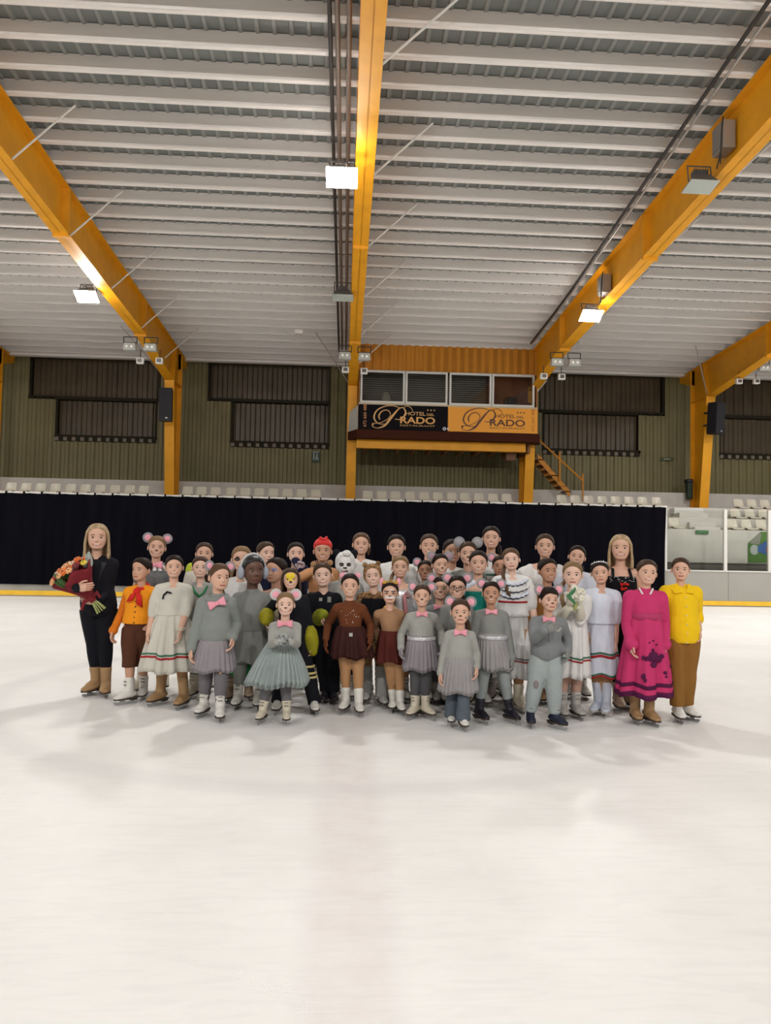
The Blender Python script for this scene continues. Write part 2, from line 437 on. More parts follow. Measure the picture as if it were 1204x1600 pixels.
# ------------------------------------------------------------------ steel portal frames
def portal(X, label):
    fr = empty('portal_frame', (X, 24.6, 2.9), label, 'steel frame', 'orange portal frames of the hall')
    h = .15; t = .02
    # column: inner flange leans towards the rink as it rises
    zk = 6.45
    yo, yi0, yi1 = 25.25, 24.62, 24.12
    m = MB()
    m.hexa([(X-.012,yi0,2.9),(X+.012,yi0,2.9),(X+.012,yo,2.9),(X-.012,yo,2.9),(X-.012,yi1,zk+.15),(X+.012,yi1,zk+.15),(X+.012,yo,zt(yo)),(X-.012,yo,zt(yo))])
    m.hexa([(X-h,yi0-t,2.9),(X+h,yi0-t,2.9),(X+h,yi0,2.9),(X-h,yi0,2.9),(X-h,yi1-t,zk+.1),(X+h,yi1-t,zk+.1),(X+h,yi1,zk+.1),(X-h,yi1,zk+.1)])
    m.bx(X-h, X+h, yo, yo+t, 2.9, zt(yo))
    m.bx(X-h, X+h, yi0-.06, yo+.06, 2.88, 2.91)
    m.bx(X-h, X+h, yi1, yo, zk+.1, zk+.12)
    m.build('column', ORANGE, fr)
    # rafter with a haunch at the knee
    yh, ye = 20.6, 5.2
    m = MB()
    def web(y0, z0a, z1a, y1, z0b, z1b):
        m.hexa([(X-.01,y0,z0a),(X+.01,y0,z0a),(X+.01,y1,z0b),(X-.01,y1,z0b),(X-.01,y0,z1a),(X+.01,y0,z1a),(X+.01,y1,z1b),(X-.01,y1,z1b)])
    def flange(y0, za, y1, zb_, th=.022):
        m.hexa([(X-h,y0,za),(X+h,y0,za),(X+h,y1,zb_),(X-h,y1,zb_),(X-h,y0,za+th),(X+h,y0,za+th),(X+h,y1,zb_+th),(X-h,y1,zb_+th)])
    web(ye, zb(ye), zt(ye), yh, zb(yh), zt(yh)); web(yh, zb(yh), zt(yh), yo, zk, zt(yo))
    flange(ye, zb(ye), yh, zb(yh)); flange(yh, zb(yh), yi1, zk+.1)
    flange(ye, zt(ye)-.022, YW-.05, zt(YW)-.022)
    m.hexa([(X-.1,yo,7.15),(X+.1,yo,7.15),(X+.1,YW,7.4),(X-.1,YW,7.4),(X-.1,yo,zt(yo)-.02),(X+.1,yo,zt(yo)-.02),(X+.1,YW,zt(YW)-.02),(X-.1,YW,zt(YW)-.02)])
    m.build('rafter', ORANGE, fr)
    for y in (14.75, 20.6):
        s = MB(); s.bx(X-h, X+h, y-.03, y+.03, zb(y)-.06, zt(y)-.02); s.build('stiffener_plate', ORANGE, fr)
    s = MB(); s.hexa([(X-h,yi1,zk+.1),(X+h,yi1,zk+.1),(X+h,yi1+.03,zk+.1),(X-h,yi1+.03,zk+.1),(X-h,24.35,zt(24.4)-.03),(X+h,24.35,zt(24.4)-.03),(X+h,24.38,zt(24.4)-.03),(X-h,24.38,zt(24.4)-.03)])
    s.build('stiffener_plate', ORANGE, fr)
    for k in range(6):
        y = 9.6+2.65*k
        for sg in (1,):
            s = MB(); s.tube([(X+sg*.13, y, zb(y)+.05), (X+sg*1.1, y-.05, zt(y)+.05)], .018, 6, cap='flat')
            s.build('knee_brace', WHITEP, fr)
    if X == 6.0: return fr
    s = MB(); s.tube([(X-.13, 24.1, 6.62), (X-1.15, 22.75, zt(22.75)+.03)], .016, 6, cap='flat'); s.build('knee_brace', GALV, fr)
    return fr
names = ['orange steel frame beyond the far left hall bay, mostly out of view', 'orange steel frame with a black loudspeaker left of the booth',
         'orange steel frame overhead at the middle carrying brown conduits', 'orange steel frame right of the booth with boxed floodlights',
         'orange steel frame at the right above the aisle steps', 'orange steel frame past the aisle']
for X, lb in zip(FX[:5], names): portal(X, lb)

# ------------------------------------------------------------------ floodlights
LAMPBODY = mat('floodlight_housing', (.09,.085,.08), .5)
def floodlight(x, y, z, label, lit, tiltx=0.0):
    o = empty('floodlight', (x, y, z), label, 'floodlight', 'floodlights on the roof frames')
    rx = Matrix.Rotation(tiltx, 3, 'X')
    def P(a, b, c): return Vector((x, y, z)) + rx @ Vector((a, b, c))
    m = MB()
    lo = [P(-.24,-.17,-.10), P(.24,-.17,-.10), P(.24,.17,-.10), P(-.24,.17,-.10)]
    hi = [P(-.13,-.09,.06), P(.13,-.09,.06), P(.13,.09,.06), P(-.13,.09,.06)]
    m.hexa(lo+hi); m.box(P(0,0,.10), (.18,.14,.1), rot=rx)
    for k in range(-3, 4): m.box(P(k*.035,0,.13), (.008,.16,.09), rot=rx)
    m.build('housing', LAMPBODY, o)
    m = MB(); m.box(P(0,0,-.105), (.47,.36,.016), rot=rx); m.build('lens', LIT if lit else LENS, o)
    m = MB(); m.rod(P(-.19,0,-.02), P(-.19,0,.26), .012); m.rod(P(.19,0,-.02), P(.19,0,.26), .012); m.rod(P(-.2,0,.26), P(.2,0,.26), .012)
    m.build('bracket', LAMPBODY, o)
    return o
floodlight(-.12, 11.6, 7.22, 'lit floodlight glaring beside the conduits on the middle frame', True, -.45)
floodlight(-.10, 17.2, 7.20, 'unlit floodlight on the conduits near the booth end of the middle frame', False, -.1)
floodlight(-5.9, 17.6, 7.12, 'lit floodlight glaring beside the left frame', True, -.45)
floodlight(5.62, 11.8, 7.46, 'unlit grey floodlight under a square box on the right frame', False, -.15)
floodlight(5.66, 17.35, 7.02, 'lit floodlight glaring under a small box on the right frame', True, -.45)
def control_box(x, y, z, label, s):
    o = empty('junction_box', (x, y, z), label, 'junction box', 'boxes on the frame webs')
    m = MB(); m.bx(x-.1, x+.1, y-s*.5, y+s*.5, z-s*.62, z+s*.62); m.build('box_body', METAL, o, bevel=.01)
    m = MB(); m.bx(x-.115, x-.1, y-s*.4, y+s*.4, z-s*.5, z+s*.5); m.build('box_cover', mat('box_cover', (.22,.2,.18), .5), o)
    m = MB(); m.tube([(x-.1,y-s*.3,z-s*.6),(x-.12,y-s*.3,z-s*1.0),(x-.1,y,z-s*1.15),(x-.1,y+.02,z-s*1.3)], .012, 6); m.tube([(x-.1,y-s*.5,z+s*.7),(x-.13,y-s*.52,z),(x-.13,y-s*.4,z-s*1.3)], .012, 6)
    m.build('cable', CABLE, o)
control_box(5.86, 11.5, 8.0, 'grey box with loose cables above the unlit floodlight on the right frame', .36)
control_box(5.86, 17.0, 7.55, 'small grey box above the lit floodlight on the right frame', .34)
for (px, py, Y) in ((467, 519, 22.55), (758, 528, 23.5)):
    p = on_y(px, py, Y); o = MB(); o.box(p, (.24,.2,.12))
    tag(o.build('junction_box', PURLIN, origin=p, bevel=.01), 'small white box on the roof purlins ' + ('left of the middle conduits' if px < 600 else 'above the orange booth fascia'), 'junction box')

# conduits and cables
def run(name, label, cat, pts, r, m, n=8):
    o = MB(); o.tube(pts, r, n); return tag(o.build(name, m, smooth=True, origin=pts[0]), label, cat)
def zline(d): return lambda Y: zt(Y)-d
for name, xa, xb, d, r, m, lb in (('power_cable', -.32, -.22, .14, .03, CABLE, 'black cable running along the roof left of two brown conduits'),
                             ('conduit', -.22, -.12, .14, .035, PIPE, 'brown conduit between the black cable and the other conduit'),
                             ('conduit', -.06, .0, .14, .035, PIPE, 'brown conduit closest to the middle orange rafter')):
    run(name, lb, 'cable' if 'cable' in name else 'conduit', [(xa+(xb-xa)*(y-7)/16.7, y, zt(y)-d) for y in np.linspace(7, 23.7, 9)], r, m)
run('power_cable', 'black cable drooping along the roof beside the right rafter', 'cable', [(5.15+.42*min(1,(y-7)/12), y, zt(y)-.09) for y in np.linspace(7, 22.7, 12)], .03, CABLE)
run('power_cable', 'thin grey cable beside the black one along the right rafter', 'cable', [(5.33+.32*min(1,(y-7)/12), y, zt(y)-.06) for y in np.linspace(7, 22.7, 12)], .022, GALV)

# emergency light pairs hung across each frame
def twin_lamp(px, py, Y, label, ang=0):
    p = on_y(px, py, Y); o = empty('emergency_light', p, label, 'emergency light', 'emergency lights by the frames')
    x, y, z = p
    m = MB(); m.hexa([(x-.165,y-.09,z-.095),(x+.165,y-.09,z-.095),(x+.165,y+.1,z-.095),(x-.165,y+.1,z-.095),(x-.14,y-.06,z+.095),(x+.14,y-.06,z+.095),(x+.14,y+.1,z+.095),(x-.14,y+.1,z+.095)])
    m.build('lamp_body', mat('pale_grey_plastic', (.42,.43,.40), .4), o, bevel=.012)
    for s in (-1, 1):
        m = MB(); m.ellipsoid((x+s*.06,y-.085,z), (.038,.025,.038), 10, 6); m.build('lamp_head', mat('small_lamp_head', (.85,.86,.8), .2), o, smooth=True)
    m = MB()
    for a, b in (((-.17,.27),(.17,.27)),((-.17,.1),(-.17,.27)),((.17,.1),(.17,.27)),((-.17,.115),(.17,.115))):
        m.rod((x+a[0],y+.02,z+a[1]), (x+b[0],y+.02,z+b[1]), .014, 6)
    m.build('hanger', CABLE, o)
def square_cam(px, py, Y, label):
    p = on_y(px, py, Y); o = empty('wall_sensor', p, label, 'sensor', 'square sensors by the frames'); x, y, z = p
    m = MB(); m.box(p, (.19,.12,.16)); m.build('sensor_body', WHITEP, o, bevel=.02)
    m = MB(); m.box((x, y-.065, z), (.11,.02,.09)); m.build('sensor_window', mat('sensor_window', (.07,.05,.04), .3), o)
    m = MB(); m.rod((x, y+.02, z+.08), (x, y+.02, z+.30), .012, 6); m.build('sensor_stem', CABLE, o)
for tw, where in ((((203,542,20.2),(235,543,20.2),(219,564,20.4),(249,564,20.4)), 'left frame with the loudspeaker'),
           (((538.5,556,20.2),(569,557.5,20.2),(539.5,578,20.4),(568.5,580,20.4)), 'middle frame'),
           (((869.5,566,20.2),(897,567,20.2),(849,588,20.4),(877,589,20.4)), 'frame right of the booth'),
           (((1193,575,21.6),None,(1154,596,22.3),(1181,596,22.3)), 'frame at the far right')):
    for q, sd in ((tw[0],'left'),(tw[1],'right')):
        if q: twin_lamp(*q, f'white twin-headed emergency light hung at the {sd} of the {where}')
    for q, sd in ((tw[2],'left'),(tw[3],'right')):
        square_cam(*q, f'small square white sensor at the {sd} of the {where}')

# loudspeakers on the columns
def speaker(px, py, Y, w, h, rz, label):
    p = on_y(px, py, Y); o = empty('loudspeaker', p, label, 'loudspeaker', 'black loudspeakers on the columns')
    R = Matrix.Rotation(rz, 3, 'Z') @ Matrix.Rotation(.06, 3, 'X')
    def P(a, b, c): return p + R @ Vector((a, b, c))
    m = MB(); m.hexa([P(-w/2,-.2,-h/2),P(w/2,-.2,-h/2),P(w/2*.7,.2,-h/2),P(-w/2*.7,.2,-h/2),P(-w/2,-.2,h/2),P(w/2,-.2,h/2),P(w/2*.7,.2,h/2),P(-w/2*.7,.2,h/2)])
    m.build('cabinet', BLACKP, o, bevel=.02)
    m = MB(); m.box(P(0,-.205,.02), (w*.9,.012,h*.92), rot=R); m.build('grille', GRILLE, o)
    m = MB(); m.box(P(.04,-.215,-h/2+.1), (.07,.01,.035), rot=R); m.build('badge', GALV, o)
    m = MB(); m.rod(P(0,.2,.2), P(0,.42,.2), .03); m.rod(P(0,.2,-.2), P(0,.42,-.2), .03); m.build('wall_bracket', BLACKP, o)
speaker(260.5, 633, 23.8, .40, 1.02, 0, 'black loudspeaker on the orange column at the left of the hall')
speaker(1117, 654, 23.85, .42, 1.02, .5, 'black loudspeaker on the orange column above the aisle steps')

# ------------------------------------------------------------------ cream tribune seats
def seat_mb(w=.345):
    m = MB(); rows = []
    prof = [(-.36,.03),(-.33,.06),(-.2,.055),(-.04,.045),(.03,.075),(.06,.16),(.085,.26),(.095,.33),(.10,.345)]
    for k, (y, z) in enumerate(prof):
        ww = w*(.5 if k < 4 else .5-.055*max(0, k-4)/4); r = []
        dish = .03 if 2 <= k <= 6 else .01
        n = 8
        for i in range(n+1):
            u = -1+2*i/n; r.append((u*ww, y-(dish*(u*u) if k >= 4 else 0), z+(dish*(u*u) if k < 5 else -.02*(u**4))))
        rows.append(r)
    n = 9; top = [p for r in rows for p in r]
    bot = [(x, y+.018, z-.018) for (x, y, z) in top]
    o2 = len(top); fs = []
    for j in range(len(rows)-1):
        for i in range(n-1):
            a = j*n+i; fs.append((a, a+1, a+1+n, a+n)); fs.append((o2+a, o2+a+n, o2+a+n+1, o2+a+1))
    L = len(rows)
    for i in range(n-1):
        fs.append((i+1, i, o2+i, o2+i+1)); a = (L-1)*n+i; fs.append((a, a+1, o2+a+1, o2+a))
    for j in range(L-1):
        a = j*n; fs.append((a, a+n, o2+a+n, o2+a)); b = j*n+n-1; fs.append((b+n, b, o2+b, o2+b+n))
    m.add(top+bot, fs); return m
seat0 = None
def seat(px, row, label, group):
    global seat0
    Y = (22.42, 23.22, 24.02)[row]; z = (2.17, 2.54, 2.90)[row]
    x = on_y(px, (823, 805, 782)[row], Y+.1).x
    if seat0 is None:
        seat0 = empty('tribune_seat', (x, Y, z), label, 'seat', group)
        s = seat_mb(); s.v = [(a, b, c) for a, b, c in s.v]
        ob = s.build('seat_shell', SEATM, None, smooth=True); ob.parent = seat0; ob.location = (0,0,0)
        f = MB(); f.bx(-.05, .05, -.15, .0, 0, .05); fo = f.build('seat_foot', METAL, None); fo.parent = seat0; fo.location = (0,0,0)
        return
    c = copy_tree(seat0); c.location = (x, Y, z); c['label'] = label; c['group'] = group
def seat_run(xs, row, lb, group):
    o_ = ['first','second','third','fourth','fifth','sixth','seventh','eighth','ninth','tenth','eleventh']
    for k, x in enumerate(xs): seat(x, row, f'{o_[k]} cream plastic seat from the left in the '+lb, group)
seat_run([18, 41,64,87,111,134,157,180,203,225], 2, 'row left of the loudspeaker column', 'top row seats at the far left')
seat_run([293.4,315,337,361,383,405,427,449,471,493], 2, 'row between loudspeaker column and booth', 'top row seats left of the booth')
seat_run([574,596,617,640,662,683,705,725,747,769,790], 2, 'row under the orange booth', 'top row seats under the booth')
seat_run([876,897,918,939,960,981,1002,1024], 2, 'row beside the booth stairs', 'top row seats right of the stairs')
seat_run([1152,1172.5,1193,1213], 2, 'top row past the aisle', 'top row seats right of the aisle')
seat_run([1147,1169.5,1191,1212], 1, 'middle row past the aisle', 'middle row seats right of the aisle')
seat_run([1142,1164,1187,1209], 0, 'front row past the aisle', 'front row seats right of the aisle')
seat(1051, 0, 'single cream plastic seat just past the curtain corner beside the aisle steps', 'front row seat left of the aisle')

# ------------------------------------------------------------------ commentary booth
BY = 23.6; X0, X1 = .44, 6.0
bo = empty('commentary_booth', (3.2, 24.4, 4.7), 'orange booth on posts with four dark windows above the seats', 'booth')
a = corr_sheet(X0-.1, X1+.02, 6.97, zt(BY)+.02, BY, p=.26, d=.03); b = MB(); b.add(a.v, a.f)
b.bx(X0-.1, X1, BY+.03, BY+.08, 6.95, zt(BY)+.02); b.build('fascia', ORANGE_SHEET, bo)
b = MB()   # walls and roof behind, interior
b.bx(X0, X1, BY+1.95, BY+2.0, 4.95, 7.7); b.bx(X0, X1, BY+.05, BY+2, 7.6, 7.66)
b.build('back_wall', mat('booth_inside', (.13,.085,.07), .7), bo)
b = MB()
for k in range(20): b.bx(X0+.1, X1-1.5, BY+.55, BY+.57, 5.6+.07*k, 5.635+.07*k)
b.build('inner_blind', mat('inner_blind', (.30,.27,.25), .6), bo)
for x in (X0-.02, X1-.0):
    b = MB(); b.bx(x, x+.03, BY+.05, BY+2, 4.95, 7.6); b.build('side_wall', mat('booth_side', (.40,.16,.03), .6), bo)
b = MB(); b.bx(X1-1.45, X1-.05, BY+.55, BY+.6, 5.6, 7.2); b.build('inner_partition', mat('red_brown_partition', (.20,.055,.035), .6), bo)
b = MB(); b.box((X1-.75, BY+.4, 6.1), (.4,.2,.4)); b.build('chair_back', mat('booth_chair', (.03,.02,.02), .7), bo, bevel=.06)
b = MB(); b.ellipsoid((1.28, BY+.35, 6.12), (.16,.1,.24)); b.build('pale_blob', mat('blob_pale', (.42,.38,.33), .8), bo, smooth=True)  # vague pale shape added behind the first pane, not an identified object
b = MB(); b.hexa([(X0-.02,BY+.0,4.98),(X0+.0,BY,4.98),(.11,24.35,4.95),(.09,24.35,4.95),(X0-.02,BY,5.86),(X0,BY,5.86),(.11,24.35,5.70),(.09,24.35,5.70)])
b.build('side_panel', mat('white_side_panel', (.5,.49,.45), .5), bo)
wf = [(.47,1.85),(1.87,3.18),(3.24,4.56),(4.58,5.92)]
for x0, x1 in wf:
    b = MB(); t = .06
    z0, z1 = 5.92, 6.95
    b.bx(x0, x1, BY-.03, BY+.05, z0, z0+.07); b.bx(x0, x1, BY-.03, BY+.05, z1-.07, z1)
    b.bx(x0, x0+t, BY-.03, BY+.05, z0+.07, z1-.07); b.bx(x1-t, x1, BY-.03, BY+.05, z0+.07, z1-.07)
    w = b.build('window_frame', WHITEP, bo)
    g = MB(); g.bx(x0+t, x1-t, BY+.0, BY+.008, z0+.07, z1-.07); g.build('window_pane', GLASS_W, w)
b = MB(); b.bx(X0-.02, X1+.02, BY-.035, BY+.05, 5.86, 5.925); b.build('window_sill', mat('sill_cream', (.52,.44,.30), .5), bo)
b = MB(); b.bx(X0-.03, X1+.04, BY+.0, BY+2.0, 5.05, 5.86); b.build('parapet_panel', mat('booth_panel', (.30,.13,.03), .6), bo)
b = MB(); b.hexa([(X0-.33,BY+.6,4.83),(X0-.05,BY-.05,4.83),(X1+.1,BY-.05,4.83),(X1+.25,BY+.6,4.83),(X0-.33,BY+.6,5.09),(X0-.05,BY-.05,5.09),(X1+.1,BY-.05,5.09),(X1+.25,BY+.6,5.09)])
b.bx(X0-.2, X1+.2, BY+.55, BY+2, 4.85, 5.0); b.build('deck', BROWN_DECK, bo)
b = MB(); b.bx(X0-.05, X1-.25, BY+.35, BY+.5, 4.58, 4.83); b.build('front_beam', ORANGE, bo)
b = MB(); b.bx(X0-.05, X1-.25, BY+.3, BY+.55, 4.56, 4.59); b.build('beam_flange', ORANGE, bo)
for k in range(11):
    x = X0+.2+.52*k; b = MB(); b.bx(x, x+.09, BY+.5, BY+2.0, 4.55, 4.83); b.build('deck_joist', mat('joist', (.22,.085,.02), .6), bo)
b = MB(); b.hexa([(6.02,23.9,5.85),(6.1,23.9,5.85),(6.1,24.1,5.85),(6.02,24.1,5.85),(6.02,23.9,6.6),(6.1,23.9,6.6),(6.1,24.1,6.6),(6.02,24.1,6.6)])
b.hexa([(6.02,23.9,6.5),(6.12,23.9,6.5),(6.12,24.1,6.5),(6.02,24.1,6.5),(5.95,23.85,6.85),(6.4,23.85,6.85),(6.4,24.1,6.85),(5.95,24.1,6.85)])
b.build('gusset', mat('pale_gusset', (.42,.41,.36), .5), bo)
b = MB(); b.box((5.35, BY+.8, 4.45), (.3,.25,.25)); b.box((5.35, BY+.8, 4.62), (.06,.06,.1)); b.build('hanging_unit', mat('rusty_unit', (.14,.06,.03), .6), bo)

# two hotel banners under the windows, lettering in relief
FONT = bpy.data.fonts.load('<builtin>') if '<builtin>' in [] else None
def text_mb(txt, size, wid, depth=.006, bold=.0):
    cu = bpy.data.curves.new('lettering', 'FONT'); cu.body = txt; cu.size = 1; cu.extrude = .02; cu.offset = bold
    cu.resolution_u = 4
    ob = bpy.data.objects.new('lettering', cu); COL.objects.link(ob)
    dg = bpy.context.evaluated_depsgraph_get(); me = bpy.data.meshes.new_from_object(ob.evaluated_get(dg))
    vs = [v.co.copy() for v in me.vertices]; fs = [tuple(p.vertices) for p in me.polygons]
    bpy.data.objects.remove(ob); bpy.data.curves.remove(cu); bpy.data.meshes.remove(me)
    x0 = min(v.x for v in vs); x1 = max(v.x for v in vs); y0 = min(v.y for v in vs); y1 = max(v.y for v in vs)
    return [((v.x-x0)/(x1-x0)*wid, (v.y-y0)/(y1-y0)*size, v.z/.04*depth) for v in vs], fs
def lettering(mb, txt, x, z, wid, hgt, y, bold=0.0, vertical=False):
    vs, fs = text_mb(txt, hgt, wid, bold=bold)
    if vertical: mb.add([(x-b, y-c, z+a) for a, b, c in vs], fs)
    else: mb.add([(x+a, y-c, z+b) for a, b, c in vs], fs)
def ribbon(mb, pts, wd, y):   # a pen stroke of changing width, raised on the board
    p = [Vector(q) for q in pts]
    # smooth the stroke (Catmull-Rom)
    P, Wd = [], []
    for i in range(len(p)-1):
        a, b, c, d = p[max(0,i-1)], p[i], p[i+1], p[min(len(p)-1,i+2)]
        for k in range(6):
            t = k/6; P.append(.5*((2*b)+(c-a)*t+(2*a-5*b+4*c-d)*t*t+(3*b-a-3*c+d)*t**3)); Wd.append(wd[i]+(wd[i+1]-wd[i])*t)
    P.append(p[-1]); Wd.append(wd[-1])
    L, R = [], []
    for i in range(len(P)):
        t = P[min(i+1,len(P)-1)]-P[max(i-1,0)]; t.normalize(); n = Vector((-t.y, t.x))*Wd[i]/2
        L.append(P[i]+n); R.append(P[i]-n)
    n = len(P); vs = [(q.x, y-.008, q.y) for q in L]+[(q.x, y-.008, q.y) for q in R]+[(q.x, y, q.y) for q in L]+[(q.x, y, q.y) for q in R]
    fs = []
    for i in range(n-1): fs += [(i, i+1, n+i+1, n+i), (2*n+i, i, i+1, 2*n+i+1)[::-1], (n+i, n+i+1, 3*n+i+1, 3*n+i)]
    mb.add(vs, fs)
def star(mb, x, z, r, y):
    mb.prism([(x+math.sin(PI*k/5)*(r if k % 2 == 0 else r*.45), y, z+math.cos(PI*k/5)*(r if k % 2 == 0 else r*.45)) for k in range(10)], (0,-.008,0))
def banner(x0, x1, bg, ink, ink2, label, numx, num_ink):
    z0, z1 = 5.10, 5.87; y = BY-.045; w = x1-x0
    o = empty('hotel_banner', ((x0+x1)/2, y, z0), label, 'banner', 'banners on the booth')
    m = MB(); m.bx(x0, x1, y, BY, z0, z1); m.build('banner_board', bg, o)
    # photo measures of the black banner: 1.0 = 138 px wide; u across, v up from the lower edge
    def U(u): return x0 + w*u
    def V(v): return z0 + (z1-z0)*v
    m = MB()
    S = lambda uv: [(U(a), V(b)) for a, b in uv]
    ribbon(m, S([(.165,.215),(.15,.13),(.21,.05),(.29,.16),(.345,.40),(.40,.66),(.45,.86),(.495,.90),(.525,.72),(.50,.52),(.455,.42),(.405,.44)]), [.02,.018,.02,.06,.07,.06,.035,.03,.055,.05,.025,.02], y)
    ribbon(m, S([(.165,.24),(.24,.27),(.32,.42),(.355,.62),(.32,.78),(.26,.74),(.225,.56),(.235,.40)]), [.02,.018,.018,.02,.025,.03,.045,.03], y)
    ribbon(m, S([(.31,.22),(.22,.24),(.17,.46),(.20,.76),(.29,.94),(.38,.97),(.455,.90)]), [.015,.025,.05,.04,.03,.025,.02], y)
    ribbon(m, S([(.495,.90),(.54,.97),(.585,.90),(.605,.76)]), [.015,.02,.02,.015], y)
    m.prism([(U(.158)+.035*math.cos(a), y, V(.20)+.035*math.sin(a)) for a in np.linspace(0, 2*PI, 14)[:-1]], (0,-.008,0))
    m.build('monogram', ink, o)
    m = MB(); lettering(m, 'HOTEL', U(.525), V(.60), w*.225, .115, y, .012); lettering(m, 'DEL', U(.765), V(.60), w*.085, .075, y, .012); m.build('lettering', ink, o)
    m = MB(); lettering(m, 'RADO', U(.465), V(.265), w*.395, .215, y, .022); m.build('lettering', ink2, o)
    m = MB(); lettering(m, 'RESTAURANT', U(.465), V(.155), w*.395, .05, y, .0); m.build('lettering', ink, o)
    m = MB()
    for u in (.775,.812,.849): star(m, U(u), V(.83), .035, y)
    m.build('star_mark', ink, o)
    m = MB(); lettering(m, '672 660 488', U(numx), V(.09), .70, .10, y, .02, vertical=True); m.build('lettering', num_ink, o)
    return o
GOLD = mat('gold_lettering', (.62,.36,.13), .5); GOLD2 = mat('orange_lettering', (.70,.36,.10), .5)
COPPER = mat('copper_lettering', (.40,.17,.06), .5)
BANNER_K = mat('black_banner', (.008,.007,.009), .85, spec=.08); BANNER_O = mat('orange_banner', (.78,.32,.02), .5); INK = mat('brown_lettering', (.10,.035,.012), .5)
banner(X0, 3.19, BANNER_K, GOLD, GOLD2, 'black hotel banner with gold lettering under the left booth windows', .085, COPPER)
bn = banner(3.21, X1+.02, BANNER_O, INK, INK, 'orange hotel banner with brown lettering under the right booth windows', .965, mat('orange_lettering_dim', (.50,.17,.01), .5))
o = MB(); p0 = on_y(695, 670, BY-.06)
o.prism([(p0.x-.02+.055*math.cos(t), p0.y, p0.z+.055*math.sin(t)) for t in np.linspace(0, 2*PI, 14)[:-1]], (0,-.006,0), 0)
o.prism([(p0.x-.02+.03*math.cos(t), p0.y-.006, p0.z+.03*math.sin(t)) for t in np.linspace(0, 2*PI, 12)[:-1]], (0,-.003,0), 1)
o.prism([(p0.x+.09+.035*math.cos(t), p0.y, p0.z+.035*math.sin(t)) for t in np.linspace(0, 2*PI, 14)[:-1]], (0,-.006,0), 0)
tag(o.build('round_sticker', [mat('sticker_white', (.6,.58,.6), .5), mat('sticker_blue', (.12,.12,.25), .5)], origin=p0), 'small round white stickers where the black and orange banners meet', 'sticker')

# stairs going down from the booth
sa = empty('booth_stairs', (6.7, 25.0, 2.9), 'orange metal stairs with a handrail going down right of the booth', 'stairs')
A = on_y(840, 714, 24.95); B = on_y(890, 772, 24.95)
for dy in (0, .62):
    m = MB(); d = Vector((0, dy, 0)); n = Vector((0,0,.11))
    m.hexa([A+d-n, A+d-n+Vector((0,.03,0)), B+d-n+Vector((0,.03,0)), B+d-n, A+d+n, A+d+n+Vector((0,.03,0)), B+d+n+Vector((0,.03,0)), B+d+n]); m.build('stringer', ORANGE_SHEET, sa)
for k in range(7):
    q = A.lerp(B, (k+.5)/7); m = MB(); m.bx(q.x-.13, q.x+.13, q.y, q.y+.62, q.z-.02, q.z+.015); m.build('stair_tread', mat('tread', (.13,.055,.02), .6), sa)
A2 = on_y(838, 684, 24.9); B2 = on_y(911, 752, 24.9); A3 = on_y(842, 700, 24.9); B3 = on_y(905, 765, 24.9)
m = MB(); m.rod(A2, B2, .03); m.build('handrail', ORANGE_SHEET, sa)
for (x, ya, yb) in ((874, 706, 752), (910, 740, 783)):
    m = MB(); m.rod(on_y(x, ya, 24.9), on_y(x, yb, 24.9), .03); m.build('rail_post', ORANGE_SHEET, sa)

# ------------------------------------------------------------------ signs, bin, poster
def flat_sign(name, px, py, Y, w, h, m, label, cat='sign'):
    p = on_y(px, py, Y); o = empty(name, p, label, cat); b = MB(); b.box(p, (w, .02, h)); b.build('sign_plate', m, o); return o, p
o, p = flat_sign('exit_sign', 493.5, 714, YW-.06, .27, .36, DKGREEN, 'small dark green exit sign with a white running figure on the left wall')
PALE = mat('pale_sign_print', (.40,.44,.38), .5)
m = MB(); m.bx(p.x-.09, p.x-.06, p.y-.016, p.y-.01, p.z-.09, p.z+.12); m.ellipsoid((p.x+.03,p.y-.012,p.z+.09), (.025,.006,.025))
m.hexa([Vector((p.x+a,p.y-b,p.z+c)) for a,b,c in ((-.03,.01,-.1),(0,.01,-.1),(0,.016,-.1),(-.03,.016,-.1),(.02,.01,.06),(.06,.01,.06),(.06,.016,.06),(.02,.016,.06))])
m.hexa([Vector((p.x+a,p.y-b,p.z+c)) for a,b,c in ((.06,.01,-.1),(.09,.01,-.1),(.09,.016,-.1),(.06,.016,-.1),(.01,.01,0),(.04,.01,.02),(.04,.016,.02),(.01,.016,0))])
m.bx(p.x-.12, p.x+.1, p.y-.016, p.y-.01, p.z+.15, p.z+.17)
m.build('running_figure', PALE, o)
o, p = flat_sign('direction_sign', 1042, 717.5, YW-.06, .45, .11, mat('olive_sign', (.045,.055,.02), .5), 'small dim green sign on the wall left of the right column')
m = MB(); m.bx(p.x-.12, p.x+.12, p.y-.015, p.y-.01, p.z-.012, p.z+.012); m.build('sign_arrow', PALE, o)
o, p = flat_sign('exit_sign', 1096.5, 831.5, 21.97, .38, .10, mat('green_exit_plate', (.06,.19,.07), .5), 'narrow green sign on the pale wall behind the rink glass')
m = MB(); m.bx(p.x-.15, p.x+.15, p.y-.015, p.y-.01, p.z-.006, p.z+.006); m.build('sign_print', mat('sign_print', (.2,.36,.2), .5), o)
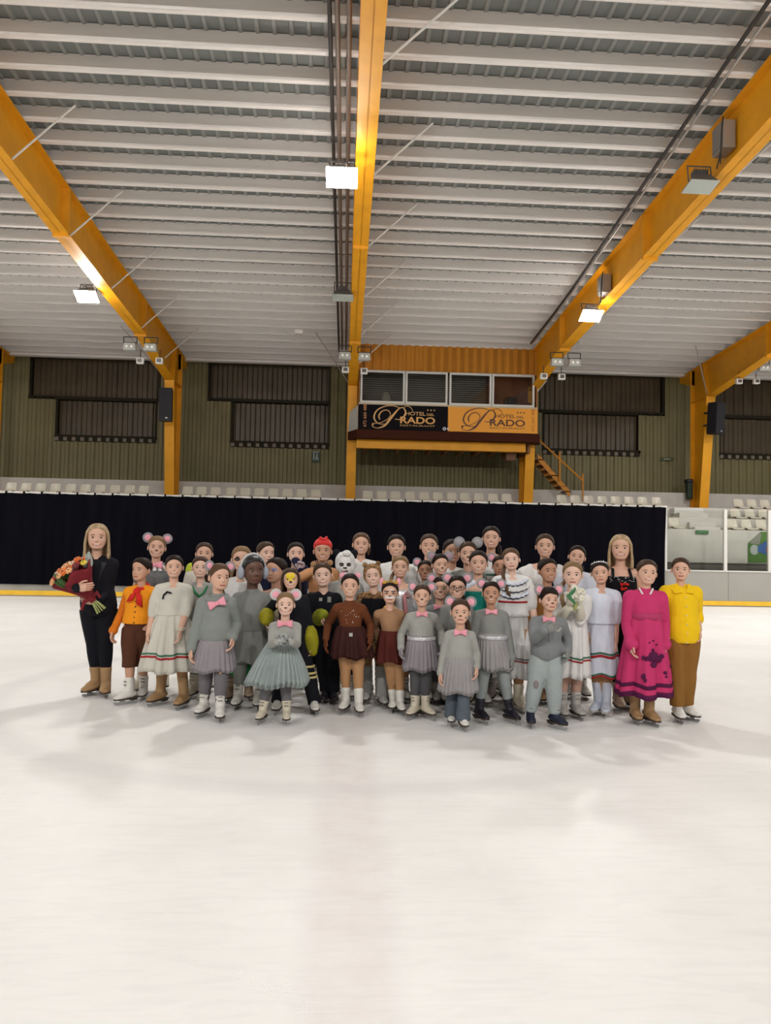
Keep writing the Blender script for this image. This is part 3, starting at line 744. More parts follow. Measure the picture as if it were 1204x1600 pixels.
# poster behind the glass at the right edge
o = empty('wall_poster', on_y(1190, 856, 21.97), 'green poster with a blue shape on the wall behind the glass at the right', 'poster')
def pp(px, py, d=0): return on_y(px, py, 21.985-d)
m = MB(); m.prism([pp(1168,879), pp(1168,849), pp(1188,831), pp(1225,831), pp(1225,879)], (0,-.006,0)); m.build('poster_sheet', mat('poster_green', (.09,.20,.045), .6), o)
m = MB(); m.prism([pp(1170,849,.008), pp(1186,833,.008), pp(1189,834,.008), pp(1186,851,.008)], (0,-.004,0)); m.build('poster_print', mat('poster_grey', (.25,.25,.22), .6), o)
m = MB(); m.prism([pp(1178+7*math.cos(t), 859+8*math.sin(t), .008) for t in np.linspace(0, 2*PI, 16)[:-1]], (0,-.004,0)); m.build('poster_print', mat('poster_pale', (.40,.45,.42), .6), o)
m = MB(); m.prism([pp(1183,862,.014), pp(1184,853,.014), pp(1200,843,.014), pp(1222,840,.014), pp(1222,868,.014), pp(1195,866,.014)], (0,-.004,0)); m.build('poster_print', mat('poster_blue', (.05,.13,.34), .6), o)
m = MB(); m.prism([pp(1203+7*math.cos(t), 859+8*math.sin(t), .02) for t in np.linspace(0, 2*PI, 16)[:-1]], (0,-.004,0)); m.build('poster_print', mat('poster_red', (.42,.12,.08), .6), o)
# bin strapped behind the right column
p = on_y(1075.5, 766, 25.12); o = empty('litter_bin', p, 'dark green litter bin hanging beside the orange column above the aisle', 'bin')
m = MB(); m.hexa([p+Vector(q) for q in ((-.06,-.1,-.3),(.1,-.1,-.3),(.1,.1,-.3),(-.06,.1,-.3),(-.09,-.12,.25),(.1,-.12,.25),(.1,.12,.25),(-.09,.12,.25))]); m.build('bin_body', mat('bin_green', (.012,.03,.014), .5), o, bevel=.02)
m = MB(); m.box(p+Vector((0,0,.31)), (.22,.28,.12)); m.build('bin_lid', BLACKP, o, bevel=.03)
# ------------------------------------------------------------------ people: builders
PENDING = []          # (object, extra shapes, extra materials) to fuse after all are laid out
def fused(mb, name, mats, parent, origin, voxel=.011, smooth=4, extra=None):
    ob = mb.build(name, mats if isinstance(mats, list) else [mats], parent, smooth=True, origin=origin)
    r = ob.modifiers.new('fuse', 'REMESH'); r.mode = 'VOXEL'; r.voxel_size = voxel
    s = ob.modifiers.new('soft', 'SMOOTH'); s.factor = .5; s.iterations = smooth
    PENDING.append((ob, extra)); return ob
def flush():
    bpy.context.view_layer.update()
    dg = bpy.context.evaluated_depsgraph_get()
    for ob, extra in PENDING:
        me = bpy.data.meshes.new_from_object(ob.evaluated_get(dg)); old = ob.data; mats = [m for m in old.materials]
        nv = len(me.vertices); co = np.empty(nv*3, 'f'); me.vertices.foreach_get('co', co); vs = co.reshape(-1, 3).tolist()
        fs = [tuple(p.vertices) for p in me.polygons]; mi = [0]*len(fs)
        if extra is not None:
            o3 = WLOC[ob.name]; ev = [tuple(Vector(p)-o3) for p in extra.v]
            fs += [tuple(i+nv for i in f) for f in extra.f]; vs += ev; mi += extra.m
        bpy.data.meshes.remove(me)
        nm = bpy.data.meshes.new(ob.name); nm.from_pydata(vs, [], fs)
        for m in mats: nm.materials.append(m)
        nm.polygons.foreach_set('material_index', mi); nm.polygons.foreach_set('use_smooth', [True]*len(fs)); nm.update()
        ob.modifiers.clear(); ob.data = nm; bpy.data.meshes.remove(old)
    PENDING.clear()

def lerp(a, b, t): return a+(b-a)*t
ZK = np.array([0,.03,.08,.2,.35,.5,.65])
WKk = np.array([0,.14,.215,.292,.343,.362,.366]); FKk = np.array([.2,.33,.375,.392,.395,.388,.40]); BKk = np.array([-.2,-.1,-.02,.14,.32,.43,.47])
def head_whb(z):
    z = np.clip(z, 0, 1)
    e = np.sqrt(np.clip(1-((z-.65)/.35)**2, 0, 1))
    w = np.where(z < .65, np.interp(z, ZK, WKk), .366*e); f = np.where(z < .65, np.interp(z, ZK, FKk), .40*e); b = np.where(z < .65, np.interp(z, ZK, BKk), .47*e)
    return w, f, b
def head_pt(phi, z, off=0.0, wide=1.0):
    """point of the skull: phi 0 is the face, z 0 chin .. 1 crown; x across, y forward"""
    w, f, b = head_whb(z); yc = (f-b)/2; hd = (f+b)/2
    s, c = np.sin(phi), np.cos(phi)
    x = (w*wide+off)*np.sign(s)*np.abs(s)**.92; y = yc+(hd+off)*np.sign(c)*np.abs(c)**.92
    return x, y, z + off*np.clip((z-.72)/.28, 0, 1)
NR, NC = 56, 48
def head_mb(P, C0, hh, axes, paint, smile):
    R, F, U = axes
    t = np.arange(NR+1)/NR; zz = t - np.sin(2*PI*t)/(2*PI)*.5
    ph = np.arange(NC)/NC*2*PI
    # denser columns on the face
    ph = ph - .45*np.sin(ph)
    Z, PH = np.meshgrid(zz, ph, indexing='ij')
    x, y, z = head_pt(PH, Z)
    front = np.clip(np.cos(PH)*3, 0, 1)
    g = lambda cx, cz, sx, sz: np.exp(-((np.abs(x)-cx)/sx)**2-((z-cz)/sz)**2)
    d = .072*g(0,.365,.05,.045)+.028*g(0,.44,.038,.07)-.034*g(.15,.49,.08,.045)+.016*g(0,.215,.1,.03)+.012*g(0,.07,.1,.05)+.016*g(.2,.34,.09,.09)+.003*g(.14,.59,.1,.03)-.008*g(0,.27,.1,.03)
    y = y + d*front
    fx = x; V = []
    for a, b, c in zip(x.ravel(), y.ravel(), z.ravel()): V.append(C0+R*(a*hh)+F*(b*hh)+U*(c*hh))
    fs, mi = [], []
    for j in range(NR):
        for i in range(NC):
            i2 = (i+1) % NC
            fs.append((j*NC+i, j*NC+i2, (j+1)*NC+i2, (j+1)*NC+i)) 
            cx = (x[j,i]+x[j,i2])/2; cz = (z[j,i]+z[j+1,i])/2; fr = np.cos((PH[j,i]+(PH[j,i2] if i2 else PH[j,i])) / 2) > .2
            k = 0
            if fr:
                ax = abs(cx)
                cq = cz-(1.6*cx*cx if smile else 0)
                if ax < (.165 if smile else .12) and .178 < cq < .240-.2*ax: k = 1
                if smile and ax < .10 and .203 < cq < .222: k = 3
                if .08 < ax < .225 and .590 < cz+.35*max(0,ax-.15)+.25*max(0,.15-ax) < .612: k = 2
                if .088 < ax < .222 and .518 < cz+.5*max(0,ax-.17) < .536: k = 2
                if paint == 'mouse':
                    if ax < .05 and .335 < cz < .40: k = 5
                    elif .17 < ax < .26 and (abs(cz-.31) < .011 or abs(cz-.26) < .011): k = 5
                elif paint == 'panda':
                    if k in (0, 2): k = 6
                    if (ax-.155)**2/.011+(cz-.5)**2/.008 < 1 or (ax < .08 and .31 < cz < .40) or (ax < .16 and .15 < cz < .27 and int((cx+1)*30) % 2): k = 5
                elif paint == 'lion':
                    if ax < .24 and .255 < cz < .34: k = 6
                    if ax < .05 and .34 < cz < .40: k = 5
                    if .06 < ax < .25 and (.56 < cz < .60 or .44 < cz < .46): k = 5
                    if ax < .17 and .64 < cz < .67 and int((cx+1)*24) % 2: k = 6
                elif paint == 'bee':
                    if (ax < .2 and .42 < cz < .80 and not (.06 < ax < .2 and .46 < cz < .53)): k = 6
                    if ax < .05 and .33 < cz < .42: k = 5
                elif paint == 'blue':
                    if (ax-.16)**2/.012+(cz-.55)**2/.004 < 1: k = 6
                elif paint == 'mask':
                    if (ax-.16)**2/.016+(cz-.5)**2/.006 < 1: k = 5
            mi.append(k)
    P.add(V, fs, mi)
    rot = Matrix((R, F, U)).transposed()
    for s in (-1, 1):
        # eye ball, iris, ear
        q = lambda a, b, c: C0+R*(a*hh)+F*(b*hh)+U*(c*hh)
        P.ellipsoid(q(s*.152,.348,.492), (.060*hh,.030*hh,.024*hh), 8, 6, 3, rot)
        P.ellipsoid(q(s*.152,.364,.492), (.043*hh,.018*hh,.028*hh), 8, 6, 4, rot)
        P.ellipsoid(q(s*.398,-.03,.43), (.04*hh,.07*hh,.115*hh), 8, 6, 0, rot)

def hand_mb(mb, W, d, n, L, side, curl=.5, infl=0.0, mi=0):
    """wrist W, pointing d, palm facing n; side = +1 thumb towards d x n"""
    d = d.normalized(); n = (n-d*n.dot(d)).normalized(); a = d.cross(n)*side
    def pt(u, v, w): return W + a*(u*L) + d*(v*L) + n*(w*L)
    th = .085*L+infl
    mb.tube([pt(0,-.08,0), pt(0,.08,0), pt(.0,.3,.02), pt(.0,.48,.03)], [(.14*L+infl, .11*L+infl), (.17*L+infl, .11*L+infl), (.235*L+infl, .105*L+infl), (.215*L+infl, .08*L+infl)], 10, ref=a, mi=mi)
    for k, (u, ln) in enumerate(((.165,.44),(.058,.50),(-.055,.46),(-.16,.36))):
        c = curl*(1+.12*k); p = [pt(u, .44, .03)]; ang = .15
        v, w = .44, .03
        for seg in (.42, .33, .25):
            ang += c*.55; v += ln*seg*math.cos(ang); w += ln*seg*math.sin(ang); p.append(pt(u*(1+.12*(1-c)), v, w))
        r = (.056 if k != 3 else .048)*L+infl
        mb.tube(p, [r, r*.95, r*.88, r*.75], 7, ref=a, mi=mi)
    mb.tube([pt(.12,.06,.03), pt(.27,.22,.10), pt(.33,.38,.15), pt(.33,.50,.19)], [.075*L+infl, .066*L+infl, .058*L+infl, .046*L+infl], 7, ref=d, mi=mi)

SKIN = {'fair': mat('skin_fair', (.70,.455,.355), .5), 'light': mat('skin_light', (.63,.375,.27), .5), 'tan': mat('skin_tan', (.47,.245,.155), .5),
        'olive': mat('skin_olive', (.54,.30,.20), .5), 'dark': mat('skin_dark', (.12,.055,.035), .45)}
LIPS = mat('lips', (.36,.10,.085), .45); LIPS_D = mat('lips_dark', (.12,.04,.03), .45)
EYEW = mat('eye_white', (.70,.68,.65), .3); IRIS = mat('iris_dark', (.03,.018,.012), .25)
HAIR = {'dark': mat('hair_dark_brown', (.016,.009,.006), .6, spec=.15), 'brown': mat('hair_brown', (.048,.025,.013), .6, spec=.2), 'mid': mat('hair_mid_brown', (.085,.045,.022), .6, spec=.2),
        'fair': mat('hair_dark_blond', (.19,.115,.055), .6, spec=.2), 'blond': mat('hair_blond', (.40,.28,.15), .55, noise=.4, nscale=25), 'black': mat('hair_black', (.012,.010,.010), .45), 'red': mat('red_bandana', (.62,.03,.03), .7)}
PAINT_D = mat('dark_face_paint', (.03,.018,.015), .6); PAINT_W = mat('white_face_paint', (.72,.70,.68), .6); PAINT_Y = mat('yellow_face_paint', (.70,.52,.02), .5); PAINT_B = mat('blue_face_paint', (.22,.24,.48), .6)
STEEL = mat('blade_steel', (.55,.55,.56), .25, .9)
SOLE_D = mat('dark_sole', (.05,.035,.028), .6); SOLE_W = mat('pale_sole', (.45,.42,.36), .6)
BOOT_W = mat('white_skate_leather', (.70,.68,.63), .4, noise=.06, nscale=12); BOOT_C = mat('cream_skate_leather', (.62,.56,.44), .45, noise=.1, nscale=12)
BOOT_T = mat('tan_skate_cover', (.36,.215,.10), .65, noise=.12, nscale=10); BOOT_B = mat('beige_skate_leather', (.42,.30,.21), .5, noise=.15, nscale=10)
BOOT_K = mat('black_skate_leather', (.012,.011,.018), .4); BOOT_N = mat('navy_skate_leather', (.012,.016,.035), .4); BOOT_G = mat('grey_skate_leather', (.40,.385,.36), .45, noise=.15, nscale=12)
BOOT_L = mat('pale_blue_boot_cover', (.58,.62,.72), .6)
LACE = mat('skate_lace', (.30,.28,.25), .7); LACE_D = mat('dark_lace', (.16,.13,.10), .7)
def cloth(name, col, noise=.12, bump=.25, **k): return mat(name, col, .85, noise=noise*.45, nscale=14, spec=.15, bump=bump*2.2, bscale=17, **k)
GREY = cloth('grey_jersey', (.225,.23,.215)); GREY_L = cloth('light_grey_jersey', (.335,.335,.31)); GREY_G = cloth('grey_green_fleece', (.225,.245,.23)); GREY_D = cloth('dark_grey_jersey', (.15,.155,.16)); GREY_S = cloth('steel_grey_jersey', (.20,.21,.215))
TULLE = cloth('grey_tulle', (.30,.285,.29), .18); TULLE_B = cloth('blue_grey_tulle', (.30,.345,.34), .2); MAUVE = cloth('mauve_grey_tulle', (.27,.245,.265), .18)
LEG_D = cloth('charcoal_leggings', (.085,.085,.09)); LEG_M = cloth('mauve_grey_leggings', (.155,.145,.155)); LEG_L = cloth('pale_grey_leggings', (.26,.285,.28)); LEG_K = cloth('black_leggings', (.007,.007,.011)); LEG_B = cloth('blue_grey_knit', (.095,.115,.14), .3)
TROUS_G = cloth('light_grey_trousers', (.33,.365,.365))
WHITE = cloth('white_cotton', (.69,.68,.665), .06); WHITE_B = cloth('bluish_white_cotton', (.64,.675,.77), .06); CREAM = cloth('cream_cotton', (.57,.545,.48), .08); OFFW = cloth('off_white_glove', (.60,.57,.47), .06)
BLACK = cloth('black_cloth', (.009,.009,.013), .2); NAVY = cloth('navy_cloth', (.014,.016,.045), .2)
PINK = cloth('pink_satin', (.80,.33,.40), .06); PINK_E = cloth('pink_felt', (.80,.36,.43), .05); EAR_G = cloth('grey_felt', (.27,.265,.275)); RIMG = cloth('pale_grey_felt', (.50,.50,.49))
RED = cloth('red_cloth', (.60,.025,.02)); ORANGE_C = cloth('orange_shirt', (.62,.17,.015)); ORANGE_V = cloth('orange_vest', (.82,.29,.015)); BROWN = cloth('brown_breeches', (.085,.032,.018))
BROWN_T = cloth('chestnut_jersey', (.135,.042,.017), .2); BROWN_S = cloth('dark_brown_skirt', (.045,.014,.012), .2); TANJ = cloth('tan_mesh', (.34,.19,.105)); MAROON = cloth('maroon_skirt', (.085,.018,.014), .2); TIGHTS = cloth('tan_tights', (.43,.235,.115), .05, .0)
TIGHT_B = cloth('brown_tights', (.20,.085,.035), .05, .0)
MAGENTA = cloth('magenta_coat', (.53,.04,.145), .08); PLUM = cloth('plum_lace', (.085,.012,.055), .5); YELLOW = cloth('yellow_shirt', (.83,.53,.012), .06); CORD = cloth('brown_corduroy', (.25,.118,.028), .1)
GREEN = cloth('green_cloth', (.02,.20,.06)); TEAL = cloth('teal_cloth', (.012,.20,.16), .25); BEEY = cloth('bee_yellow_plush', (.28,.25,.015), .35); TRIMR = cloth('red_trim', (.36,.025,.03), .0); TRIMG = cloth('green_trim', (.05,.15,.09), .0)
LEOP = mat('leopard_print', (.30,.17,.075), .8, noise=1.0, nscale=42, col2=(.02,.012,.01), spec=.15)
SILV = mat('silver_sequin', (.62,.62,.64), .3, .3, noise=.4, nscale=70); GOLDC = mat('gold_crown', (.60,.34,.05), .4, .3); SPARK = mat('sparkle_bead', (.8,.72,.68), .15)
CHROME = mat('buckle_silver', (.55,.55,.55), .3, .8)

class Person:
    """lays the joints of one figure out in the hall, then dresses it"""
    def __init__(s, label, hx, top, chin, Y=None, feet=None, by=None, hy=None, tilt=0, hp=0, skin='light', hair='dark', style='slick', arms=('down','down'),
                 paint=None, smile=True, sw=1.0, head_dy=0.0, hips=.45, grow=1.0, tights=None, hand_scale=1.0, curl=.6, bulk=1.0):
        s.label = label; s.skin = SKIN[skin]; s.hairm = HAIR[hair]
        if feet:
            g = [on_z(f[0], f[1]) for f in feet]; base = (g[0]+g[1])/2
            if Y is None: Y = base.y
        else:
            c = on_y(hx, 880, Y); base = Vector((c.x, Y, 0)); g = None
        s.Y = Y; s.base = Vector((base.x, base.y, 0))
        Yh = Y+head_dy
        a = on_y(hx, top, Yh); b = on_y(hx, chin, Yh)
        s.hh = (a.z-b.z)/1.03*grow; s.T = T = b.z+s.hh
        C = (a+b)/2
        aim = math.degrees(math.atan2(-s.base.x, s.base.y))
        by = aim*.6 if by is None else by; hy = aim*.9 if hy is None else hy
        br, hr, tr, pr = map(math.radians, (by, hy, tilt, hp))
        s.F = Vector((math.sin(br), -math.cos(br), 0)); s.R = Vector((math.cos(br), math.sin(br), 0))
        F = Vector((math.sin(hr), -math.cos(hr), 0)); R = Vector((math.cos(hr), math.sin(hr), 0)); U = Vector((0,0,1))
        q = Matrix.Rotation(tr, 3, Vector((0,1,0))) @ Matrix.Rotation(-pr, 3, R)
        R, F, U = q @ R, q @ F, q @ U; s.hax = (R, F, U)
        s.C = C; s.C0 = C - U*(s.hh*.5)      # chin level under the middle of the skull
        B = T-.07
        s.pel = Vector((s.base.x+(C.x-s.base.x)*hips, s.base.y+(Yh-Y)*hips+.015, .07+.505*B))
        nk = s.C0 - U*(s.hh*.36) - F*(s.hh*.06)
        nk.x = lerp(nk.x, C.x, .3)
        s.nk = nk                               # base of the neck
        s.sp = s.nk-s.pel
        s.w = sw*bulk
        # legs
        s.hip = [s.pel+s.R*(sg*.045*T)-Vector((0,0,.015*T)) for sg in (-1, 1)]
        s.toe, s.ank = [], []; s.fl = .150*T+.01
        for k, sg in enumerate((-1, 1)):
            if g: gp = g[k]; an = math.radians(feet[k][2] if len(feet[k]) > 2 else sg*14+by)
            else: gp = s.base+s.R*(sg*.055*T); an = math.radians(sg*14+by)
            d = Vector((math.sin(an), -math.cos(an), 0)); s.toe.append(d)
            s.ank.append(Vector((gp.x, gp.y, 0))-d*(.28*s.fl)+Vector((0,0,.055+.052*T)))
        s.knee = []
        for k in range(2):
            h, a = s.hip[k], s.ank[k]; L = (h-a).length; bend = max(.0, (.445*B)-L)
            k_ = h.lerp(a, .49) + s.F*(.012*T+min(.09, math.sqrt(max(0, bend*L*.5)))); s.knee.append(k_)
        # arms
        s.sh = [s.nk+s.R*(sg*.089*T*sw)-Vector((0,0,.028*T)) for sg in (-1, 1)]
        s.elb, s.wr, s.hd, s.pn = [], [], [], []
        ua, fa = .165*T, .140*T
        for k, sg in enumerate((-1, 1)):
            A = arms[k]; S = s.sh[k]; pole = -s.F*.9+s.R*(sg*.28)-Vector((0,0,.2)); pn = s.R*(-sg)+s.F*.1; hdir = None
            if A == 'down': W = S+Vector((0,0,-.294*T))+s.R*(sg*.062*T)+s.F*(.025*T)
            elif A == 'back': W = S+Vector((0,0,-.24*T))-s.F*(.12*T)-s.R*(sg*.02*T)
            elif A == 'front': W = s.pel+s.F*(.13*T)+s.R*(sg*.03*T)+Vector((0,0,.10*T)); pn = -s.F; hdir = s.R*(-sg)+Vector((0,0,-.5))
            else:
                W = on_y(A[0], A[1], Y+A[2])
                if len(A) > 3 and A[3] == 'up': hdir = Vector((0,0,1))+s.R*(-sg*.2); pn = s.F
                if len(A) > 3 and A[3] == 'in': hdir = s.R*(-sg)+Vector((0,0,.15)); pn = -s.F
                if len(A) > 3 and A[3] == 'hang': hdir = Vector((0,0,-1))+s.R*(sg*.15)
            v = W-S; L = min(v.length, (ua+fa)*.995); v.normalize(); W = S+v*L
            ca = (ua*ua+L*L-fa*fa)/(2*ua*L); ca = max(-1, min(1, ca)); pp = (pole-v*pole.dot(v)).normalized()
            E = S+v*(ua*ca)+pp*(ua*math.sqrt(1-ca*ca))
            s.elb.append(E); s.wr.append(W); fd = (W-E).normalized()
            s.hd.append((fd*.5+hdir.normalized()).normalized() if hdir else (fd+Vector((0,0,-.12))+s.F*.05).normalized()); s.pn.append(pn)
        s.handL = .70*s.hh*hand_scale; s.curl = curl
        s.build_body(paint, smile, skin, tights)
        s.style(style)
        s.skate_kind = None
    # body ------------------------------------------------------------
    TS = [(-.20,.050,.052),(-.10,.082,.066),(.05,.088,.069),(.2,.082,.064),(.42,.072,.056),(.62,.078,.060),(.80,.082,.060),(.92,.074,.052),(1.0,.046,.042)]
    def spine(s, t): return s.pel+s.sp*t + s.F*(.012*s.T*math.sin(max(0, min(1, t))*PI))
    def tsize(s, t):
        ts = [q[0] for q in s.TS]; return float(np.interp(t, ts, [q[1] for q in s.TS]))*s.T*s.w, float(np.interp(t, ts, [q[2] for q in s.TS]))*s.T*s.w
    def ring(s, c, rw, rd, n=20): return [c+s.R*(rw*math.cos(2*PI*i/n))+s.F*(rd*math.sin(2*PI*i/n)) for i in range(n)]
    def torso(s, mb, t0, t1, off, n=9, loose=0.0, hemw=0.0):
        rg = []
        for i in range(n+1):
            t = lerp(t0, t1, i/n); w, d = s.tsize(t); c = s.spine(t)
            lo = loose*max(0, 1-abs(t-.25)/.6)+hemw*max(0, 1-i/n*4)
            rg.append(s.ring(c, w+off+lo, d+off+lo))
        mb.rings(rg)
    def shoulders(s, mb, off):
        T = s.T
        for k, sg in enumerate((-1, 1)):
            mb.tube([s.nk-Vector((0,0,.012*T))+s.R*(sg*.02*T), s.nk+s.R*(sg*.06*T)-Vector((0,0,.022*T)), s.sh[k]], [.031*T+off, .031*T+off, .0315*T+off], 10)
    def arm(s, mb, k, off, frac=1.0, puff=0.0, cuff=0.0, r0=1.0):
        T = s.T; S, E, W = s.sh[k], s.elb[k], s.wr[k]
        def at(f): return S.lerp(E, f*2) if f < .5 else E.lerp(W, f*2-1)
        fs_ = [f for f in (0,.12,.25,.4,.5,.62,.75,.9,1.0) if f < frac-.02]+[frac]
        rr = [float(np.interp(f, [0,.25,.5,.65,1], [.031,.0275,.0235,.0235,.0185]))*T*r0+off+puff*math.sin(PI*min(1, f/frac))+(cuff if f > frac-.1 else 0) for f in fs_]
        mb.tube([at(f) for f in fs_], rr, 10)
    def leg(s, mb, k, off, f0=0.0, f1=1.0, flare=0.0, r0=1.0, cap='round', ramp=False):
        T = s.T; H, K, A = s.hip[k], s.knee[k], s.ank[k]
        def at(f): return H.lerp(K, f*2) if f < .5 else K.lerp(A, f*2-1)
        fl = [f0]+[f for f in (0,.12,.25,.4,.5,.6,.7,.85,.93,1.0) if f0+.02 < f < f1-.02]+[f1]
        rr = [float(np.interp(f, [0,.2,.42,.5,.65,.9,1], [.062,.055,.042,.037,.037,.023,.0225]))*T*(lerp(1, r0, min(1, f*3)) if ramp else r0)*(.6+.4*s.w)+(min(off, .006+off*f*3) if ramp else off)+flare*max(0, (f-.45)/.55) for f in fl]
        mb.tube([at(f) for f in fl], rr, 12, cap=cap)
    def build_body(s, paint, smile, skin, tights):
        T, hh = s.T, s.hh; mb = MB()
        s.torso(mb, -.2, 1.0, 0); s.shoulders(mb, 0)
        R, F, U = s.hax
        mb.tube([s.nk-U*(.05*hh), s.nk+U*(.1*hh), s.C0+U*(.16*hh)-F*(.02*hh)], [(.25*hh,.24*hh), (.205*hh,.205*hh), (.20*hh,.205*hh)], 14)
        for k in range(2):
            s.arm(mb, k, 0); s.leg(mb, k, 0); mb.tube([s.ank[k], s.ank[k]+s.toe[k]*(.05*T)-Vector((0,0,.026*T))], [.022*T, .014*T], 8)
        ex = MB(); head_mb(ex, s.C0, hh, s.hax, paint, smile)
        for k, sg in enumerate((-1, 1)): hand_mb(ex, s.wr[k], s.hd[k], s.pn[k], s.handL, -sg, s.curl)
        mats = [s.skin, LIPS_D if skin == 'dark' else LIPS, HAIR['black' if skin == 'dark' else 'dark'], EYEW, IRIS, PAINT_D, {'bee': PAINT_Y, 'blue': PAINT_B}.get(paint, PAINT_W)]
        s.root = fused(mb, 'person', mats, None, s.base, .0105, 3, ex)
        s.root['label'] = s.label; s.root['category'] = 'person'
    # hair -------------------------------------------------------------
    def hp(s, a, b, c): R, F, U = s.hax; return s.C0+R*(a*s.hh)+F*(b*s.hh)+U*(c*s.hh)
    def cap(s, thick=.045, line=None, parting=True):
        line = line or [(0,.83),(.4,.80),(.8,.71),(1.15,.57),(1.4,.47),(1.8,.34),(2.2,.18),(2.6,.10),(3.1416,.08)]
        nph, nz = 44, 12; rows = []
        for j in range(nz+1):
            r = []; u = j/nz
            for i in range(nph):
                a = 2*PI*i/nph; al = a if a <= PI else 2*PI-a
                z0 = float(np.interp(al, [q[0] for q in line], [q[1] for q in line])); z = z0+(1-z0)*(1-(1-u)**1.35)
                o = thick*min(1, u*4)-.012*(1-min(1, u*6)) + (.006*math.sin(a*17) if parting else 0)*min(1, u*3)
                x, y, zz = head_pt(np.array(a), np.array(z), o); r.append(s.hp(float(x), float(y), float(zz)))
            rows.append(r)
        mb = MB(); mb.rings(rows, cap=False); n = nph; o = nz*n; mb.f.append(tuple(range(o, o+n))); mb.m.append(0); return mb
    def style(s, st):
        mb = None; R, F, U = s.hax; hh = s.hh
        P = lambda a, b, c: s.hp(a, b, c)
        if st == 'none': return
        if st == 'short': mb = s.cap(.055, [(0,.80),(.35,.76),(.75,.70),(1.1,.56),(1.35,.44),(1.6,.42),(2.0,.25),(2.6,.12),(3.1416,.10)]); mb.tube([P(-.25,.36,.86), P(.0,.43,.84), P(.22,.38,.76)], [.05*hh,.06*hh,.04*hh], 8)
        else: mb = s.cap()
        if st in ('bun', 'slick'):
            mb.ellipsoid(P(0,-.52,.72) if st == 'slick' else P(0,-.22,1.06), (.17*hh,.14*hh,.15*hh), 12, 8)
        if st == 'pony':
            mb.tube([P(0,-.46,.72), P(.12,-.62,.72), P(.28,-.62,.52), P(.36,-.52,.22), P(.36,-.46,.0)], [.09*hh,.12*hh,.13*hh,.11*hh,.04*hh], 10)
        if st == 'lowpony':
            mb.tube([P(0,-.44,.4), P(.1,-.55,.25), P(.3,-.4,.0), P(.38,-.2,-.3), P(.36,-.1,-.5)], [.1*hh,.12*hh,.12*hh,.10*hh,.03*hh], 10)
        if st in ('braid', 'braid_r'):
            g = 1 if st == 'braid' else -1; pts, rr = [], []
            key = [P(g*.2,-.42,.35), P(g*.38,-.28,.08), P(g*.44,.12,-.2), P(g*.42,.42,-.5), P(g*.32,.62,-.85), P(g*.22,.70,-1.2)]
            for i in range(len(key)-1):
                for k in range(4): pts.append(key[i].lerp(key[i+1], k/4)); rr.append((.075 if k % 2 else .1)*hh)
            pts.append(key[-1]); rr.append(.03*hh); mb.tube(pts, rr, 8)
        if st == 'braids':
            for g in (-1, 1):
                for q in range(3): mb.tube([P(g*(.06+.09*q),.36-.08*q,.86-.03*q), P(g*(.08+.1*q),.1,1.01-.05*q), P(g*(.08+.1*q),-.3,.92-.06*q)], .035*hh, 6)
                mb.tube([P(g*.2,-.42,.35), P(g*.36,-.3,.05), P(g*.4,-.1,-.35)], [.09*hh,.1*hh,.05*hh], 8)
        if st in ('long', 'wavy'):
            zend = -.30 if st == 'long' else -.15; outer, inner = [], []; nph, nz = 30, 14
            for j in range(nz+1):
                u = j/nz; z = lerp(.80, zend, u); ro, ri = [], []
                for i in range(nph+1):
                    a = lerp(1.02+.12*math.sin(u*3), 2*PI-1.02-.12*math.sin(u*3), i/nph); fl = .05*math.sin(u*PI)+.10*u*u
                    wv = .014*math.sin(i*2.3+u*5)+.02*math.sin(u*9+i*.4)*(u if st == 'wavy' else .4*u)
                    zz = z-.06*math.sin(i*1.7)*(u**3)
                    w_, f_, b_ = head_whb(np.array(max(z, .45))); k = .05+fl+wv
                    x = (float(w_)+k)*math.sin(a); y = (float(f_)-float(b_))/2*.6+((float(f_)+float(b_))/2+k*.6)*math.cos(a)
                    ro.append(P(x,y,zz)); ri.append(P(x*.86, y*.86, zz+.01))
                outer.append(ro); inner.append(ri)
            n = nph+1; A = [p for r in outer for p in r]; Bq = [p for r in inner for p in r]; o2 = len(A); fs = []
            for j in range(nz):
                for i in range(nph):
                    a = j*n+i; fs.append((a, a+n, a+n+1, a+1)); fs.append((o2+a, o2+a+1, o2+a+n+1, o2+a+n))
                fs.append((j*n, o2+j*n, o2+(j+1)*n, (j+1)*n)); e = j*n+nph; fs.append((e, e+n, o2+e+n, o2+e))
            for i in range(nph): a = nz*n+i; fs.append((a, o2+a, o2+a+1, a+1)); fs.append((i, i+1, o2+i+1, o2+i))
            mb.add(A+Bq, fs)
        if st == 'bandana':
            mb = s.cap(.06, [(0,.74),(.7,.70),(1.2,.60),(1.6,.52),(2.2,.35),(3.1416,.3)]); mb.ellipsoid(P(.03,.30,1.0), (.1*hh,.07*hh,.06*hh), 8, 6)
            mb.tube([P(.05,.28,1.0), P(.16,.2,1.1), P(.2,.1,1.08)], [.04*hh,.05*hh,.02*hh], 6); mb.tube([P(0,.28,1.0), P(-.12,.2,1.08), P(-.18,.1,1.05)], [.04*hh,.05*hh,.02*hh], 6)
            s.part(mb, 'bandana', s.hairm); return
        s.part(mb, 'hair', s.hairm)
    # clothes ------------------------------------------------------------
    def part(s, mb, name, m, parent=None, smooth=True):
        ob = mb.build(name, m, None, smooth=smooth, origin=s.base); p = parent or s.root; ob.parent = p; ob.location = (0,0,0); return ob
    def fpart(s, mb, name, m, voxel=.0105, sm=4, parent=None):
        ob = fused(mb, name, m, None, s.base, voxel, sm); ob.parent = parent or s.root; ob.location = (0,0,0); return ob
    @property
    def px(s):
        d = s.C-CAM; return W_PX/2+F_PX*d.dot(RT)/d.dot(FW)
    def zp(s, py): return on_y(s.px, py, s.Y).z
